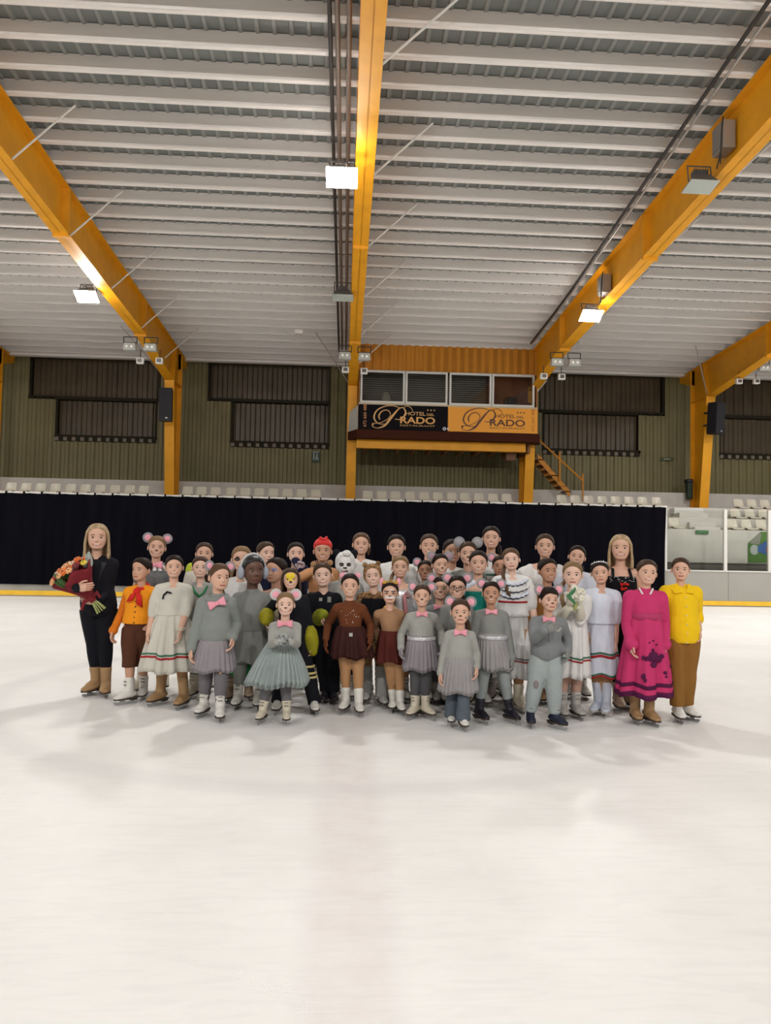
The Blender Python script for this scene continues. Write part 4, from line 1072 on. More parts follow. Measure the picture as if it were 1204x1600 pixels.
    def top(s, m, hem=-.05, off=.013, sleeve=1.0, name='sweater', puff=0.0, loose=.012, cuff=.004, neck=1.0, hemw=.0, r0=1.0, hempx=None, sleeve_m=None, turtle=None):
        if hempx is not None: hem = (s.zp(hempx)-s.pel.z)/s.sp.z
        mb = MB(); s.torso(mb, hem, neck, off, 10, loose, hemw)
        if neck > .93: s.shoulders(mb, off*.8)
        if sleeve > 0 and sleeve_m is None:
            for k in range(2): s.arm(mb, k, off*.8, sleeve, puff, cuff, r0)
        if turtle: mb.tube([s.nk-s.hax[2]*.05*s.hh, s.nk+s.hax[2]*(.14*s.hh)], [.27*s.hh, .235*s.hh], 14)
        ob = s.fpart(mb, name, m)
        if sleeve_m is not None:
            for k in range(2):
                a = MB(); s.arm(a, k, off*.8, sleeve, puff, cuff, r0); s.part(a, 'sleeve', sleeve_m)
        s.topob = ob; return ob
    def pants(s, m, name='leggings', off=.007, f1=.97, flare=0.0, waist=.22, r0=1.0):
        mb = MB(); s.torso(mb, -.14, waist, min(off, .008), 6)
        for k in range(2): s.leg(mb, k, off, 0, f1, flare, r0, cap='flat', ramp=True)
        return s.fpart(mb, name, m)
    def skirt(s, m, wpx, hpx, hw, name='skirt', pleats=14, amp=.02, layers=1, depth=.85, trims=(), bell=0.0, waist_off=.024, curve=.72):
        """wpx, hpx: waist and hem heights in the photograph, hw: half width of the hem in metres"""
        zw, zh = s.zp(wpx), s.zp(hpx); t = (zw-s.pel.z)/s.sp.z; w0, d0 = s.tsize(t); c0 = s.spine(t); w0 += waist_off; d0 += waist_off
        ch = Vector((lerp(s.pel.x, (s.ank[0].x+s.ank[1].x)/2, .45), lerp(s.pel.y, (s.ank[0].y+s.ank[1].y)/2, .3), zh))
        n = min(220, max(60, pleats*8)); nz = 12; hd = max(hw*depth, d0); obs = []
        rnd = random.Random(int(hpx*7+wpx))
        ph0 = [rnd.uniform(0, 6) for _ in range(4)]
        def pt(u, a, k=0.0, hz=0.0):
            f = u**curve + bell*math.sin(u*PI)
            w = lerp(w0, hw, f); d = lerp(d0, hd, f); c = c0.lerp(ch, u)
            rp = 1.5*(math.cos(pleats*a+ph0[0]+.7*math.sin(3*a+ph0[1]))+.35*math.cos((2*pleats+3)*a+ph0[2]))*amp*min(1, u*1.3+.06)
            hem = .012*math.sin(5*a+ph0[3])*u
            return c + s.R*((w+rp+k)*math.cos(a)) + s.F*((d+rp+k)*math.sin(a)) + Vector((0,0,hem+hz))
        def shell(mb, u0, u1, k, th, nz=nz):
            rows = [[pt(lerp(u0, u1, j/nz), 2*PI*i/n, k) for i in range(n)] for j in range(nz+1)]
            inn = [[pt(lerp(u0, u1, j/nz), 2*PI*i/n, k-th) for i in range(n)] for j in range(nz, -1, -1)]
            mb.rings(rows+inn+[rows[0]], cap=False)
        for L in range(layers):
            mb = MB(); shell(mb, 0, 1, -.007*L, .004)
            if L: mb.v = [tuple(Vector(v)-Vector((0,0,.012*L*min(1, max(0, (zw-v[2])/(zw-zh)))))) for v in mb.v]
            obs.append(s.part(mb, name if L == 0 else 'underskirt', m, obs[0] if L else None))
        for (px0, px1, tm) in trims:
            u0 = (zw-s.zp(px0))/(zw-zh); u1 = (zw-s.zp(px1))/(zw-zh); mb = MB(); shell(mb, u0, min(1.0, u1), .004, .006, 2); s.part(mb, 'trim', tm, obs[0])
        return obs[0]
    def band(s, m, px0, px1, off=.02, name='waistband'):
        mb = MB(); a, b = [(s.zp(p)-s.pel.z)/s.sp.z for p in (px0, px1)]; s.torso(mb, min(a, b), max(a, b), off, 2); return s.part(mb, name, m)
    def gloves(s, m, up=0.0):
        for k, sg in enumerate((-1, 1)):
            mb = MB(); hand_mb(mb, s.wr[k], s.hd[k], s.pn[k], s.handL, -sg, s.curl, .0035)
            mb.tube([s.wr[k].lerp(s.elb[k], .12+up), s.wr[k]], [.022*s.T+.005+up*.02, .021*s.T+.005], 10); s.part(mb, 'glove', m)
    def skates(s, m=None, lace=LACE, sole=None, shaft=.085, only=(0, 1), toe_cap=None):
        m = m or BOOT_W; sole = sole or SOLE_D; L = s.fl; T = s.T
        for k in only:
            d = s.toe[k]; sd = Vector((-d.y, d.x, 0)); A = s.ank[k]; g = Vector((A.x, A.y, 0)); zs = .052
            def P(u, v, z): return g+d*(u*L)+sd*(v*L)+Vector((0,0,z))
            mb = MB(); hz = A.z-zs
            mb.tube([P(.0,0,zs+.75*hz), P(.2,0,zs+.62*hz), P(.42,0,zs+.42*hz)], [.19*L,.18*L,.17*L], 10)
            mb.tube([P(-.20,0,zs+.36*hz+.015), P(.0,0,zs+.40*hz+.01), P(.25,0,zs+.36*hz), P(.5,0,zs+.29*hz), P(.68,0,zs+.23*hz)], [(.185*L,.38*hz),(.20*L,.44*hz),(.205*L,.40*hz),(.215*L,.33*hz),(.15*L,.24*hz)], 12, ref=sd)
            kn = s.knee[k]; ax = (kn-A).normalized(); sh = shaft*T/1.3
            mb.tube([P(-.03,0,zs+.5*hz), A+d*.005, A+ax*(sh*.55), A+ax*sh], [(.19*L,.22*L),(.024*T+.010,.024*T+.015),(.025*T+.010,.025*T+.014),(.028*T+.011,.028*T+.014)], 12, ref=sd)
            ob = s.fpart(mb, 'skate', m, .0075, 3)
            mb = MB()
            out = [(-.36,-.13),(-.1,-.185),(.2,-.19),(.5,-.205),(.70,-.13),(.78,0),(.70,.13),(.5,.205),(.2,.19),(-.1,.185),(-.36,.13)]
            mb.prism([P(u, v, zs-.004) for u, v in out], (0,0,.012)); mb.prism([P(u, v*.8, zs-.02) for u, v in [(-.33,-.12),(-.05,-.13),(-.05,.13),(-.33,.12)]], (0,0,.018)); s.part(mb, 'sole', sole, ob, False)
            mb = MB(); e = .004
            prof = [(-.40,.012),(-.38,.0),(.6,.0),(.72,.008),(.78,.03),(.72,.034),(.5,.026),(.42,.05),(.28,.05),(.2,.024),(.0,.024),(-.08,.035),(-.2,.035),(-.27,.02)]
            mb.prism([P(u, 0, z)-sd*(e/2) for u, z in prof], sd*e); s.part(mb, 'blade', STEEL, ob, False)
            if lace is not None:
                mb = MB()
                for q in range(6):
                    f = q/5; c0 = P(lerp(.42,.13,min(1,f*1.6)), 0, zs+lerp(.56,.86,min(1,f*1.6))*hz) if f < .62 else A+ax*(sh*lerp(.2,.9,(f-.62)/.38))+d*(.025*T+.017)
                    mb.tube([c0-sd*(.09*L)+Vector((0,0,.004)), c0+d*.006+Vector((0,0,.005)), c0+sd*(.09*L)+Vector((0,0,.004))], .0045, 5, cap='flat')
                s.part(mb, 'skate_lace', lace, ob)
    def warmers(s, m, f0=.62, f1=1.12, only=(0, 1), flare=.03, name='leg_warmer', ridges=True):
        for k in only:
            K, A = s.knee[k], s.ank[k]; mb = MB(); pts, rr = [], []
            end = A + Vector((0,0,-.03))+s.toe[k]*.02
            for i in range(13):
                u = i/12; pts.append(K.lerp(end, lerp(.1, 1, u))); rr.append(.036*s.T+.007+flare*u+(.004*(i % 2) if ridges else 0))
            mb.tube(pts, rr, 14, cap='flat'); s.part(mb, name, m)
    def mouse_ears(s, scale=1.0, band_m=None, rim=None, inner=None, yaw=0, spread=.44, up=.93):
        P = s.hp; hh = s.hh; R, F, U = s.hax; mb = MB()
        mb.tube([P(.385*math.sin(a), -.02+.02*math.cos(a), .55+.475*math.cos(a)) for a in np.linspace(-1.75, 1.75, 17)], .022*hh, 7); hb = s.part(mb, 'ear_headband', band_m or RIMG)
        for sg in (-1, 1):
            c = P(sg*spread, 0, up); m2 = MB(); r = .245*hh*scale; ax = R*math.cos(.15*sg)+F*(math.sin(.15*sg)); up_ = U
            def disc(rad, y0, y1, mi, n=22):
                rings = [[c+ax*(rr_*math.cos(2*PI*i/n))+up_*(rr_*math.sin(2*PI*i/n))+F*yy for i in range(n)] for rr_, yy in ((rad*.55, y0), (rad, y0*.4), (rad, y1*.4), (rad*.8, y1), (rad*.3, y1))]
                m2.rings(rings, mi)
            disc(r, -.03*hh, .035*hh, 0); disc(r*.66, .02*hh, .055*hh, 1); s.part(m2, 'mouse_ear', [rim or EAR_G, inner or PINK_E], hb)
    def bow(s, m=None, scale=1.0, at=None, rot=0.0):
        m = m or PINK; hh = s.hh; w = .265*hh*scale; h = .15*hh*scale
        c = at or (s.nk + s.F*(.26*s.hh+.028) + Vector((0,0,.02*hh))); mb = MB(); rx = s.R*math.cos(rot)+Vector((0,0,1))*math.sin(rot); ry = Vector((0,0,1))*math.cos(rot)-s.R*math.sin(rot)
        for sg in (-1, 1):
            rg = []
            for i in range(7):
                u = i/6; hgt = lerp(.28, 1, u**.8)*h*(1 if u < .95 else .95); th = .035*hh*(1.1-abs(u-.5))
                cc = c+rx*(sg*w*u); rg.append([cc+ry*(hgt*math.cos(a))+s.F*(th*math.sin(a)+.012*math.cos(3*a)*hgt*4*u*.0) for a in np.linspace(0, 2*PI, 11)[:-1]])
            mb.rings(rg)
        mb.ellipsoid(c+s.F*.008, (.06*hh*scale,.05*hh,.07*hh*scale), 10, 6); return s.part(mb, 'bow_tie', m)
# ------------------------------------------------------------------ people: the cast
def mouse(p, sweater, hem, skirt=None, leg=LEG_D, boots=None, bow=True, ears=True, gloves=None, sleeve=1.0, skirt_m=TULLE, hw=.15, band=None, lace=LACE, loose=.014, **k):
    p.top(sweater, hempx=hem, loose=loose, sleeve=sleeve)
    if skirt: p.skirt(skirt_m, hem-6, skirt, hw, 'tulle_skirt', 26, .0045, 2)
    if band: p.band(band, hem-3, hem+3, .036)
    p.pants(leg)
    p.skates(boots, lace)
    if gloves: p.gloves(gloves)
    if ears: p.mouse_ears(**k)
    if bow: p.bow()
def collar(p, m, r=.30, drop=.07, amp=.02, name='collar', n=60):
    mb = MB(); c = p.nk; rows = []
    for u in (0, .5, 1.0):
        rr = (.24+.0*u)*p.hh+u*r*p.hh
        rows.append([c+p.R*((rr*1.15+amp*math.cos(12*2*PI*i/n)*u)*math.cos(2*PI*i/n))+p.F*((rr+.012+amp*math.cos(12*2*PI*i/n)*u)*math.sin(2*PI*i/n))+Vector((0,0,.02-drop*u*u)) for i in range(n)])
    back = [[q-Vector((0,0,.006)) for q in r_] for r_ in rows[::-1]]
    mb.rings(rows+back+[rows[0]], cap=False); return p.part(mb, name, m)
def on_chest(p, a, h):   # a point on the front of the clothes: a across in metres, h spine fraction
    w, d = p.tsize(h); w += .03; x = max(-.99, min(.99, a/w)); return p.spine(h)+p.R*a+p.F*((d+.026)*math.sqrt(1-x*x))

# --- the two coaches and the left end
p = Person('tall blonde woman in black holding a large flower bouquet', 152, 819, 860, None, [(142,1087,-22),(164,1089,14)], skin='light', hair='blond', style='long',
           arms=((120,919,-.40,'in'),(152,938,-.20,'in')), sw=.98)
p.top(BLACK, hempx=962, off=.016, loose=.02, name='jacket', hemw=.02); p.pants(LEG_K); p.skates(BOOT_T, None, SOLE_D, .10)
mb = MB()
for sg in (-1, 1): mb.prism([on_chest(p, sg*q, h)+p.F*.004 for q, h in ((.02,.5),(.075,.8),(.10,.93),(.055,.95))], p.F*.008)
p.part(mb, 'lapel', mat('black_lapel', (.016,.015,.02), .6), None, False); woman = p

p = Person('mouse girl with white ruff standing behind the orange vest child', 245, 838, 872, None, [(216,1084,-10),(256,1079,10)], skin='light', hair='fair', paint='mouse', tilt=3, hips=.5)
p.top(GREY_D, hempx=975, loose=.005, sleeve=.2); p.skirt(GREY_D, 970, 1035, .2, 'skirt', 10, .015); p.pants(LEG_L); p.skates(BOOT_C); p.mouse_ears(1.0); collar(p, WHITE, .22); p.bow(scale=1.3, at=p.nk+p.F*(.34*p.hh+.03)+Vector((0,0,.03*p.hh)))

p = Person('child in orange vest, red neckerchief and brown breeches', 221, 872, 908, None, [(193,1101,-42),(222,1094,5)], hy=-24, by=-6, skin='olive', hair='dark', smile=False, arms=((177,985,-.04,'hang'),'down'))
p.top(ORANGE_C, hempx=962, name='shirt', off=.012, cuff=.012, loose=.01); p.top(ORANGE_V, hempx=974, off=.022, sleeve=0, name='vest', neck=.97, loose=.014)
mb = MB()
for q in range(5): mb.ellipsoid(on_chest(p, .004, .12+.14*q)+p.F*.006, (.008,.006,.008), 8, 5)
p.part(mb, 'button', mat('brown_button', (.12,.05,.02), .4))
p.pants(BROWN, 'breeches', .016, .64, .012, .2, 1.12); p.skates(BOOT_W, lace=LACE_D)
def neckerchief(p, m):
    mb = MB(); n = 24; c = p.nk+Vector((0,0,.012))
    mb.tube([c+p.R*(.27*p.hh*math.cos(a))+p.F*((.26*p.hh)*math.sin(a))+Vector((0,0,-.03*math.sin(a))) for a in np.linspace(0, 2*PI, n)], .022, 8)
    k = on_chest(p, 0, .93)+p.F*.02+Vector((0,0,.01)); mb.ellipsoid(k, (.034,.026,.03))
    for sg, (x1, h1, x2, h2, x3, h3) in ((-1, (.055,.86,.085,.66,.02,.70)), (1, (.05,.86,.075,.52,.02,.62))):
        mb.prism([k+p.F*.008, on_chest(p, sg*x1, h1)+p.F*.022, on_chest(p, sg*x2, h2)+p.F*.022, on_chest(p, sg*x3, h3)+p.F*.024], p.F*.012)
    rg = [[c+p.R*(q*.3*p.hh*math.cos(a))+p.F*(q*.27*p.hh*math.sin(a))+Vector((0,0,z-.025*math.sin(a))) for a in np.linspace(0, 2*PI, 29)[:-1]] for q, z in ((.9,.03),(1.25,.0),(1.5,-.035),(1.3,-.03))]
    mb.rings(rg, cap=False)
    p.part(mb, 'neckerchief', m)
neckerchief(p, RED)

def folk_dress(p, m, waist, hem, hw, tr=None, sleeve=.5, puff=.03, pleats=12, amp=.014, tops=None, skirt_amp=None):
    p.top(tops or m, hempx=waist+6, off=.014, sleeve=sleeve, name='blouse', puff=puff*.6, loose=.018, neck=.95, hemw=.006)
    return p.skirt(m, waist, hem, hw, 'skirt', pleats, amp, 1, .85, tr or (), waist_off=.014)
p = Person('girl in a cream folk dress and tan skate covers beside the orange vest child', 272, 868, 903, None, [(243,1103,-32),(282,1108,-14)], skin='light', hair='dark', arms=('down',(282,986,-.17,'hang')), hips=.5)
folk_dress(p, CREAM, 955, 1047, .275, ((1018,1020.5,TRIMG),(1022.5,1025.5,TRIMR)), .52, .03, 13, .016)
p.pants(TIGHTS, 'tights', .004); p.skates(BOOT_T, None, SOLE_D, .15)
mb = MB(); c = on_chest(p, -.045, .86); mb.tube([c, c+Vector((-.03,-.01,-.03)), c+Vector((-.035,-.01,-.06))], .008, 6); mb.tube([c, c+Vector((.035,-.01,-.01))], .008, 6); p.part(mb, 'ribbon_tie', BLACK)
mb = MB()
for q in (0, 1): mb.tube([p.wr[1].lerp(p.elb[1], .08+.1*q)+Vector((.024*p.T*math.cos(a), .024*p.T*math.sin(a), 0)) for a in np.linspace(0, 2*PI, 12)], .006, 6)
p.part(mb, 'bracelet', OFFW)

# --- left of centre, back and middle rows
def plain(label, hx, top, chin, Y, m, skin='light', hair='dark', style='slick', low=LEG_K, boots=None, skirt=None, sleeve=1.0, puff=0.0, neck=1.0, name='top', tights=TIGHTS, **k):
    p = Person(label, hx, top, chin, Y, k.pop('feet', None), skin=skin, hair=hair, style=style, **k)
    p.top(m, -.05 if not skirt else .12, sleeve=sleeve, puff=puff, neck=neck, name=name)
    if skirt: p.skirt(skirt[0], skirt[1], skirt[2], skirt[3], 'skirt', 10, .012); p.pants(tights, 'tights', .004)
    else: p.pants(low, 'leggings')
    p.skates(boots or BOOT_W, LACE); return p
p = plain('brown-haired girl in the back row behind the smiling girl in pale grey', 319, 848, 881, 7.95, CREAM, 'light', 'brown', 'slick', BLACK)
mb = MB(); mb.ellipsoid(p.hp(-.62, -.1, -.35), (.30*p.hh*.85, .2*p.hh, .38*p.hh), 14, 10); p.part(mb, 'pompom', mat('lime_pompom', (.45,.52,.04), .9, noise=.4, nscale=60, bump=.6))
p = plain('smiling girl in pale grey blouse with green neckline behind the hooded mouse', 313, 870, 903, 7.45, GREY_L, 'fair', 'brown', 'lowpony', GREY, BOOT_C, neck=.95, feet=[(299,1092,-10),(322,1091,10)])
mb = MB()
for sg in (-1, 1): mb.tube([on_chest(p, sg*.07, .97), on_chest(p, sg*.045, .84), on_chest(p, 0, .72)], .009, 6)
p.part(mb, 'green_neckline', GREEN)

p = Person('mouse girl in grey-green hoodie and ripped leggings looking sideways', 342, 881, 922, None, [(314,1121,-14),(343,1128,8)], by=4, hy=34, tilt=3, skin='light', hair='mid', style='lowpony', smile=False, arms=('down',(364,996,-.05,'hang')), hips=.55)
p.top(GREY_G, hempx=1011, off=.017, loose=.024, cuff=.006, r0=1.12, name='hoodie', turtle=True); p.skirt(MAUVE, 1000, 1046, .19, 'tulle_skirt', 26, .0045, 2); p.pants(LEG_M, off=.012, r0=1.08); p.skates(BOOT_W)
p.mouse_ears(.85, RIMG); p.bow(scale=1.25, at=p.nk+p.F*(.36*p.hh+.05)+p.R*.01-Vector((0,0,.03)), rot=.35)
mb = MB(); mb.tube([p.nk+p.R*(.36*p.hh*math.cos(a))+p.F*(.33*p.hh*math.sin(a))+Vector((0,0,.0-.02*math.sin(a))) for a in np.linspace(0, 2*PI, 24)], .035, 8); p.part(mb, 'hood_collar', GREY_G)
for k, sd in ((0, 1), (1, -1)):
    mb = MB(); c = p.hip[k].lerp(p.knee[k], .93)+p.F*(.056*p.T); mb.ellipsoid(c, (.016,.01,.03), 8, 6); p.part(mb, 'knee_tear', mat('torn_knee_skin', (.42,.25,.17), .6))
p.gloves(GREY_G) if False else None

p = plain('girl with pale braided hair and dark eye paint behind the earmuff girl', 377, 854, 893, None, WHITE, 'light', 'fair', 'braids', paint='mask', skirt=(GREEN,985,1053,.2), sleeve=.5, puff=.02, feet=[(357,1097,-8),(388,1095,8)], neck=.95, boots=BOOT_B, tights=TIGHT_B)
p = Person('dark-skinned girl with grey earmuffs, grey sweatshirt and shorts', 395, 869, 914, None, [(369,1108,-4),(402,1109,6)], by=4, hy=24, skin='dark', hair='black', smile=False, hips=.6)
p.top(GREY, hempx=986, off=.02, loose=.024, r0=1.12, turtle=True, cuff=.006); p.skirt(GREY, 982, 1034, .17, 'shorts_skirt', 6, .008); p.pants(GREY, off=.012); p.skates(BOOT_W); p.band(BLACK, 983, 986, .025, 'drawstring_band')
mb = MB(); mb.tube([p.hp(.46*math.sin(a), -.02, .50+.60*math.cos(a)) for a in np.linspace(-1.5, 1.5, 17)], (.035*p.hh+.004), 8); em = p.part(mb, 'earmuff_band', RIMG)
for sg in (-1, 1):
    mb = MB(); rot = Matrix(p.hax).transposed(); mb.ellipsoid(p.hp(sg*.45,.02,.42), (.12*p.hh,.19*p.hh,.24*p.hh), 14, 10, 0, rot); p.part(mb, 'earmuff', mat('blue_grey_plush', (.34,.37,.43), .9, bump=.5, bscale=120), em)

p = plain('girl in a dark top in the back row turning to the right', 415, 847, 881, 7.9, NAVY, 'fair', 'brown', 'slick', hy=32, smile=False)
p = plain('girl with blue eye paint and bare shoulders looking left', 431, 872, 911, 7.42, mat('pale_gold_top', (.42,.35,.22), .6, noise=.3, nscale=20), 'olive', 'dark', 'slick', hy=-32, smile=False, paint='blue', sleeve=0, neck=.82)
p = plain('girl in navy holding a striped glove before her mouth', 462, 848, 881, 8.15, NAVY, 'fair', 'dark', 'slick', hy=8, arms=('down',(470,890,-.16,'up')))
p.gloves(mat('striped_glove', (.62,.52,.58), .8, noise=.5, nscale=30), .1)
p = plain('person with red bandana and olive skin in the back row', 504, 842, 878, 7.92, mat('apricot_top', (.55,.27,.12), .8), 'olive', 'red', 'bandana', arms=((487,893,-.14,'up'),'down'))

p = Person('girl in bee costume with yellow-painted brow and long brown hair', 454, 888, 921, None, [(432,1116,-8),(491,1117,8)], skin='light', hair='brown', style='wavy', paint='bee', arms=((416,966,-.02,'hang'),(489,1020,-.02,'hang')), tilt=-3, hips=.5)
p.top(BLACK, -.1, off=.016); p.pants(BLACK, 'trousers', .014, 1.06, .02); p.skates(BOOT_W, None)
for k in (0, 1):
    mb = MB(); E, W = p.elb[k], p.wr[k]; e2 = W+(W-E)*.35
    mb.tube([E.lerp(W, .1), E.lerp(W, .35), E.lerp(W, .7), W, e2], [.04,.062,.07,.066,.045], 12); p.part(mb, 'plush_cuff', BEEY)
K, A = p.knee[1], p.ank[1]; H = p.hip[1]
for q in range(3):
    c = H.lerp(K, .86+.13*q) if q < 1 else K.lerp(A, .02+.13*(q-1)+.06); mb = MB(); mb.tube([c, c+Vector((0,0,-.016))], .040*p.T+.030, 14, cap='flat'); p.part(mb, 'leg_stripe', mat('pale_yellow_stripe', (.62,.50,.22), .8))

p = Person('small mouse girl with wide blue-grey tutu and clasped hands', 446, 926, 962, None, [(407,1131,-14),(447,1132,4)], skin='fair', hair='fair', paint='mouse', arms=((432,1003,-.25,'in'),(455,1003,-.25,'in')), hips=.35, smile=True, curl=.8)
p.top(GREY_L, hempx=1006, off=.012, loose=.006); p.skirt(TULLE_B, 1000, 1066, .262, 'tutu', 34, .011, 3, .8, bell=.05, curve=1.0); p.pants(LEG_M, off=.009); p.skates(BOOT_C); p.mouse_ears(1.1, rim=RIMG); p.bow(scale=1.25)
p.gloves(mat('spotted_grey_glove', (.33,.34,.33), .8, noise=.95, nscale=34, col2=(.03,.03,.03)))

p = Person('smiling girl in black with tan animal ears and a lime plush cuff', 504, 880, 917, None, [(507,1099,-8),(521,1101,8)], tilt=-6, skin='fair', hair='brown', arms=((503,962,-.16,'hang'),'down'), hips=.5)
p.top(BLACK, -.1, off=.018, loose=.02, r0=1.15); p.pants(BLACK, 'trousers', .014, 1.03, .02); p.skates(BOOT_K, None)
tanfelt = cloth('tan_felt', (.34,.20,.10)); p.mouse_ears(.55, tanfelt, tanfelt, tanfelt, spread=.36, up=1.0)
mb = MB(); E, W = p.elb[0], p.wr[0]; mb.tube([E.lerp(W, .0), E.lerp(W, .4), E.lerp(W, .8), W+(W-E)*.25], [.05,.075,.08,.05], 12); p.part(mb, 'plush_cuff', mat('lime_plush', (.31,.34,.02), .9, noise=.3, nscale=30, bump=.5))
mb = MB(); c = on_chest(p, .05, .88); mb.box(c, (.035,.012,.05)); mb.box(c+Vector((-.08,0,.0)), (.03,.012,.03)); p.part(mb, 'badge_pin', GREY_L, None, False)

p = Person('panda-faced child in a white hood with black ears', 539, 864, 900, 7.55, None, skin='fair', hair='black', style='none', paint='panda', smile=False)
p.top(GREY_L, -.05, off=.02); p.pants(BLACK); p.skates(BOOT_W)
hood = cloth('white_plush', (.70,.69,.67)); mb = p.cap(.085, [(0,.86),(.6,.80),(1.0,.55),(1.2,.2),(1.5,.05),(3.1416,.0)], False); hd = p.part(mb, 'hood', hood)
mb = MB()
mb.ellipsoid(p.hp(.06,.33,1.0), (.2*p.hh,.1*p.hh,.15*p.hh)); p.part(mb, 'hood_tuft', hood, hd)
for sg in (-1, 1): mb = MB(); mb.ellipsoid(p.hp(sg*.40,-.05,1.02), (.17*p.hh,.09*p.hh,.17*p.hh)); p.part(mb, 'panda_ear', BLACK, hd)
p = plain('girl in white T-shirt with ponytail in the back row', 564, 833, 867, 7.9, WHITE, 'light', 'mid', 'pony', sleeve=.55, name='t_shirt')

p = Person('small girl in chestnut turtleneck and dark skirt with tiny pink ears', 546.5, 897, 933, None, [(537,1115,-18),(561,1119,6)], skin='light', hair='dark', style='slick', arms=((509,998,-.02,'hang'),(578,994,-.05,'hang')), curl=.3)
p.top(BROWN_T, hempx=984, off=.011, loose=.0, turtle=True, cuff=.002); p.skirt(BROWN_S, 978, 1025, .185, 'skirt', 14, .012, 2); p.pants(TIGHTS, 'tights', .005); p.skates(BOOT_W, None, SOLE_D, .11)
p.mouse_ears(.55, HAIR['dark'], PINK_E, PINK_E, spread=.34, up=.95)
rnd = random.Random(3); mb = MB()
for q in range(16):
    mb.ellipsoid(on_chest(p, rnd.uniform(-.075,.075), rnd.uniform(.5,.9))-p.F*.008, (.0034,.003,.0034), 6, 4)
p.part(mb, 'sparkle_bead', SPARK); mb = MB(); mb.box(on_chest(p, 0, .19)+p.F*.012, (.03,.014,.03)); p.part(mb, 'belt_buckle', CHROME, None, False)
p.gloves(BROWN_T)

p = Person('leopard-print girl with spotted hood, black vest and grey leg warmers', 582, 882, 917, None, [(571,1100,-6),(598,1106,10)], tilt=-7, skin='fair', hair='fair', style='none', hips=.6)
p.top(LEOP, -.05, off=.012, loose=.0); p.top(BLACK, .0, off=.024, sleeve=0, name='vest', neck=.9, loose=.0); p.pants(LEOP); p.skates(BOOT_G); p.warmers(cloth('pale_grey_knit', (.33,.325,.315), .2), flare=.008)
mb = p.cap(.07, [(0,.86),(.6,.80),(1.0,.6),(1.3,.3),(1.6,.1),(3.1416,.02)], False); hd = p.part(mb, 'hood', LEOP)
for sg in (-1, 1): mb = MB(); mb.ellipsoid(p.hp(sg*.30,-.05,1.02), (.12*p.hh,.07*p.hh,.13*p.hh)); p.part(mb, 'leopard_ear', LEOP, hd)

# --- centre and right of centre
def pearls(p, m, r=.012, name='necklace'):
    mb = MB(); mb.tube([p.nk+p.R*(.27*p.hh*math.cos(a))+p.F*(.265*p.hh*math.sin(a))+Vector((0,0,.03*p.hh-.03*math.sin(a))) for a in np.linspace(0, 2*PI, 24)], r, 6); return p.part(mb, name, m)
p = plain('girl with slicked dark hair in a white blouse behind the plaited girl', 619, 836, 871, 7.95, WHITE, 'light', 'dark', 'slick', sleeve=.5, puff=.03, skirt=(WHITE,960,1040,.16), neck=.97)
p = plain('girl in silver-grey dress with pink sash behind the gold-crowned girl', 625, 869, 903, 7.45, SILV, 'light', 'fair', 'braid_r', sleeve=.4, neck=.9, skirt=(GREY_L,975,1040,.19))
mb = MB(); c = on_chest(p, .04, .74); mb.tube([c, c+Vector((.03,-.01,.05)), c+Vector((.06,-.005,.0)), c], .012, 6); mb.tube([c, c+Vector((.01,-.01,-.1)), c+Vector((.03,-.005,-.2))], .02, 6); p.part(mb, 'sash', mat('dusty_pink_sash', (.48,.20,.21), .7))

p = Person('gold-crowned girl with striped face paint, tan top and maroon skirt', 609, 909, 943, None, [(613,1113,-8),(626,1117,6)], skin='light', hair='dark', paint='lion', arms=('back','back'), smile=False, hips=.5)
p.top(TANJ, hempx=992, off=.010, loose=.0); p.skirt(MAROON, 985, 1034, .165, 'skirt', 10, .012); p.pants(TIGHTS, 'tights', .005); p.skates(BOOT_W, None)
mb = MB()
for q in range(9):
    a = -1.0+.25*q; b0 = p.hp(.37*math.sin(a), .08+.3*math.cos(a)*.5, .93); mb.add([b0-p.hax[0]*.05*p.hh, b0+p.hax[0]*.05*p.hh, b0+p.hax[1]*.02*p.hh, b0+p.hax[2]*(.19+.06*(q % 2))*p.hh], [(0,1,3),(1,2,3),(2,0,3),(0,2,1)])
cr = p.part(mb, 'crown', GOLDC, None, False); mb = MB(); mb.tube([p.hp(.39*math.sin(a), .04+.16*math.cos(a), .93) for a in np.linspace(-1.6, 1.6, 13)], .03*p.hh, 6); p.part(mb, 'crown_band', GOLDC, cr)
for sg in (-1, 1): mb = MB(); mb.ellipsoid(p.hp(sg*.40,0,.99), (.11*p.hh,.05*p.hh,.22*p.hh)); p.part(mb, 'animal_ear', PINK_E, cr)
pearls(p, GOLDC, .016, 'gold_collar')

p = plain('girl with brown hair in a white feathered top, back row', 670, 835, 870, 8.22, WHITE, 'light', 'brown', 'slick', sleeve=.5, puff=.045)
p = plain('shadowed girl with dusky pink mouse ears between two taller mice', 664, 876, 906, 7.72, GREY, 'tan', 'dark', 'slick', smile=False, paint='mouse')
p.mouse_ears(1.0)
p = plain('mouse girl with mauve ears in front of the slim girl in white', 687, 866, 899, 7.42, GREY, 'light', 'dark', 'slick', hy=10, paint='mouse')
p.mouse_ears(1.0, EAR_G, EAR_G, cloth('mauve_felt', (.42,.28,.33)))
p = plain('slim girl in white with tucked-back hair beside the tallest mouse', 706, 843, 879, 7.98, WHITE, 'olive', 'dark', 'slick', hy=6, smile=False, sleeve=.5)
p = plain('tallest mouse girl with grey-lined ears in grey, back row', 731, 847, 883, 7.72, GREY, 'light', 'brown', 'slick', paint='mouse')
p.mouse_ears(1.05, EAR_G, EAR_G, cloth('mid_grey_felt', (.36,.33,.35)), spread=.40, up=1.0)
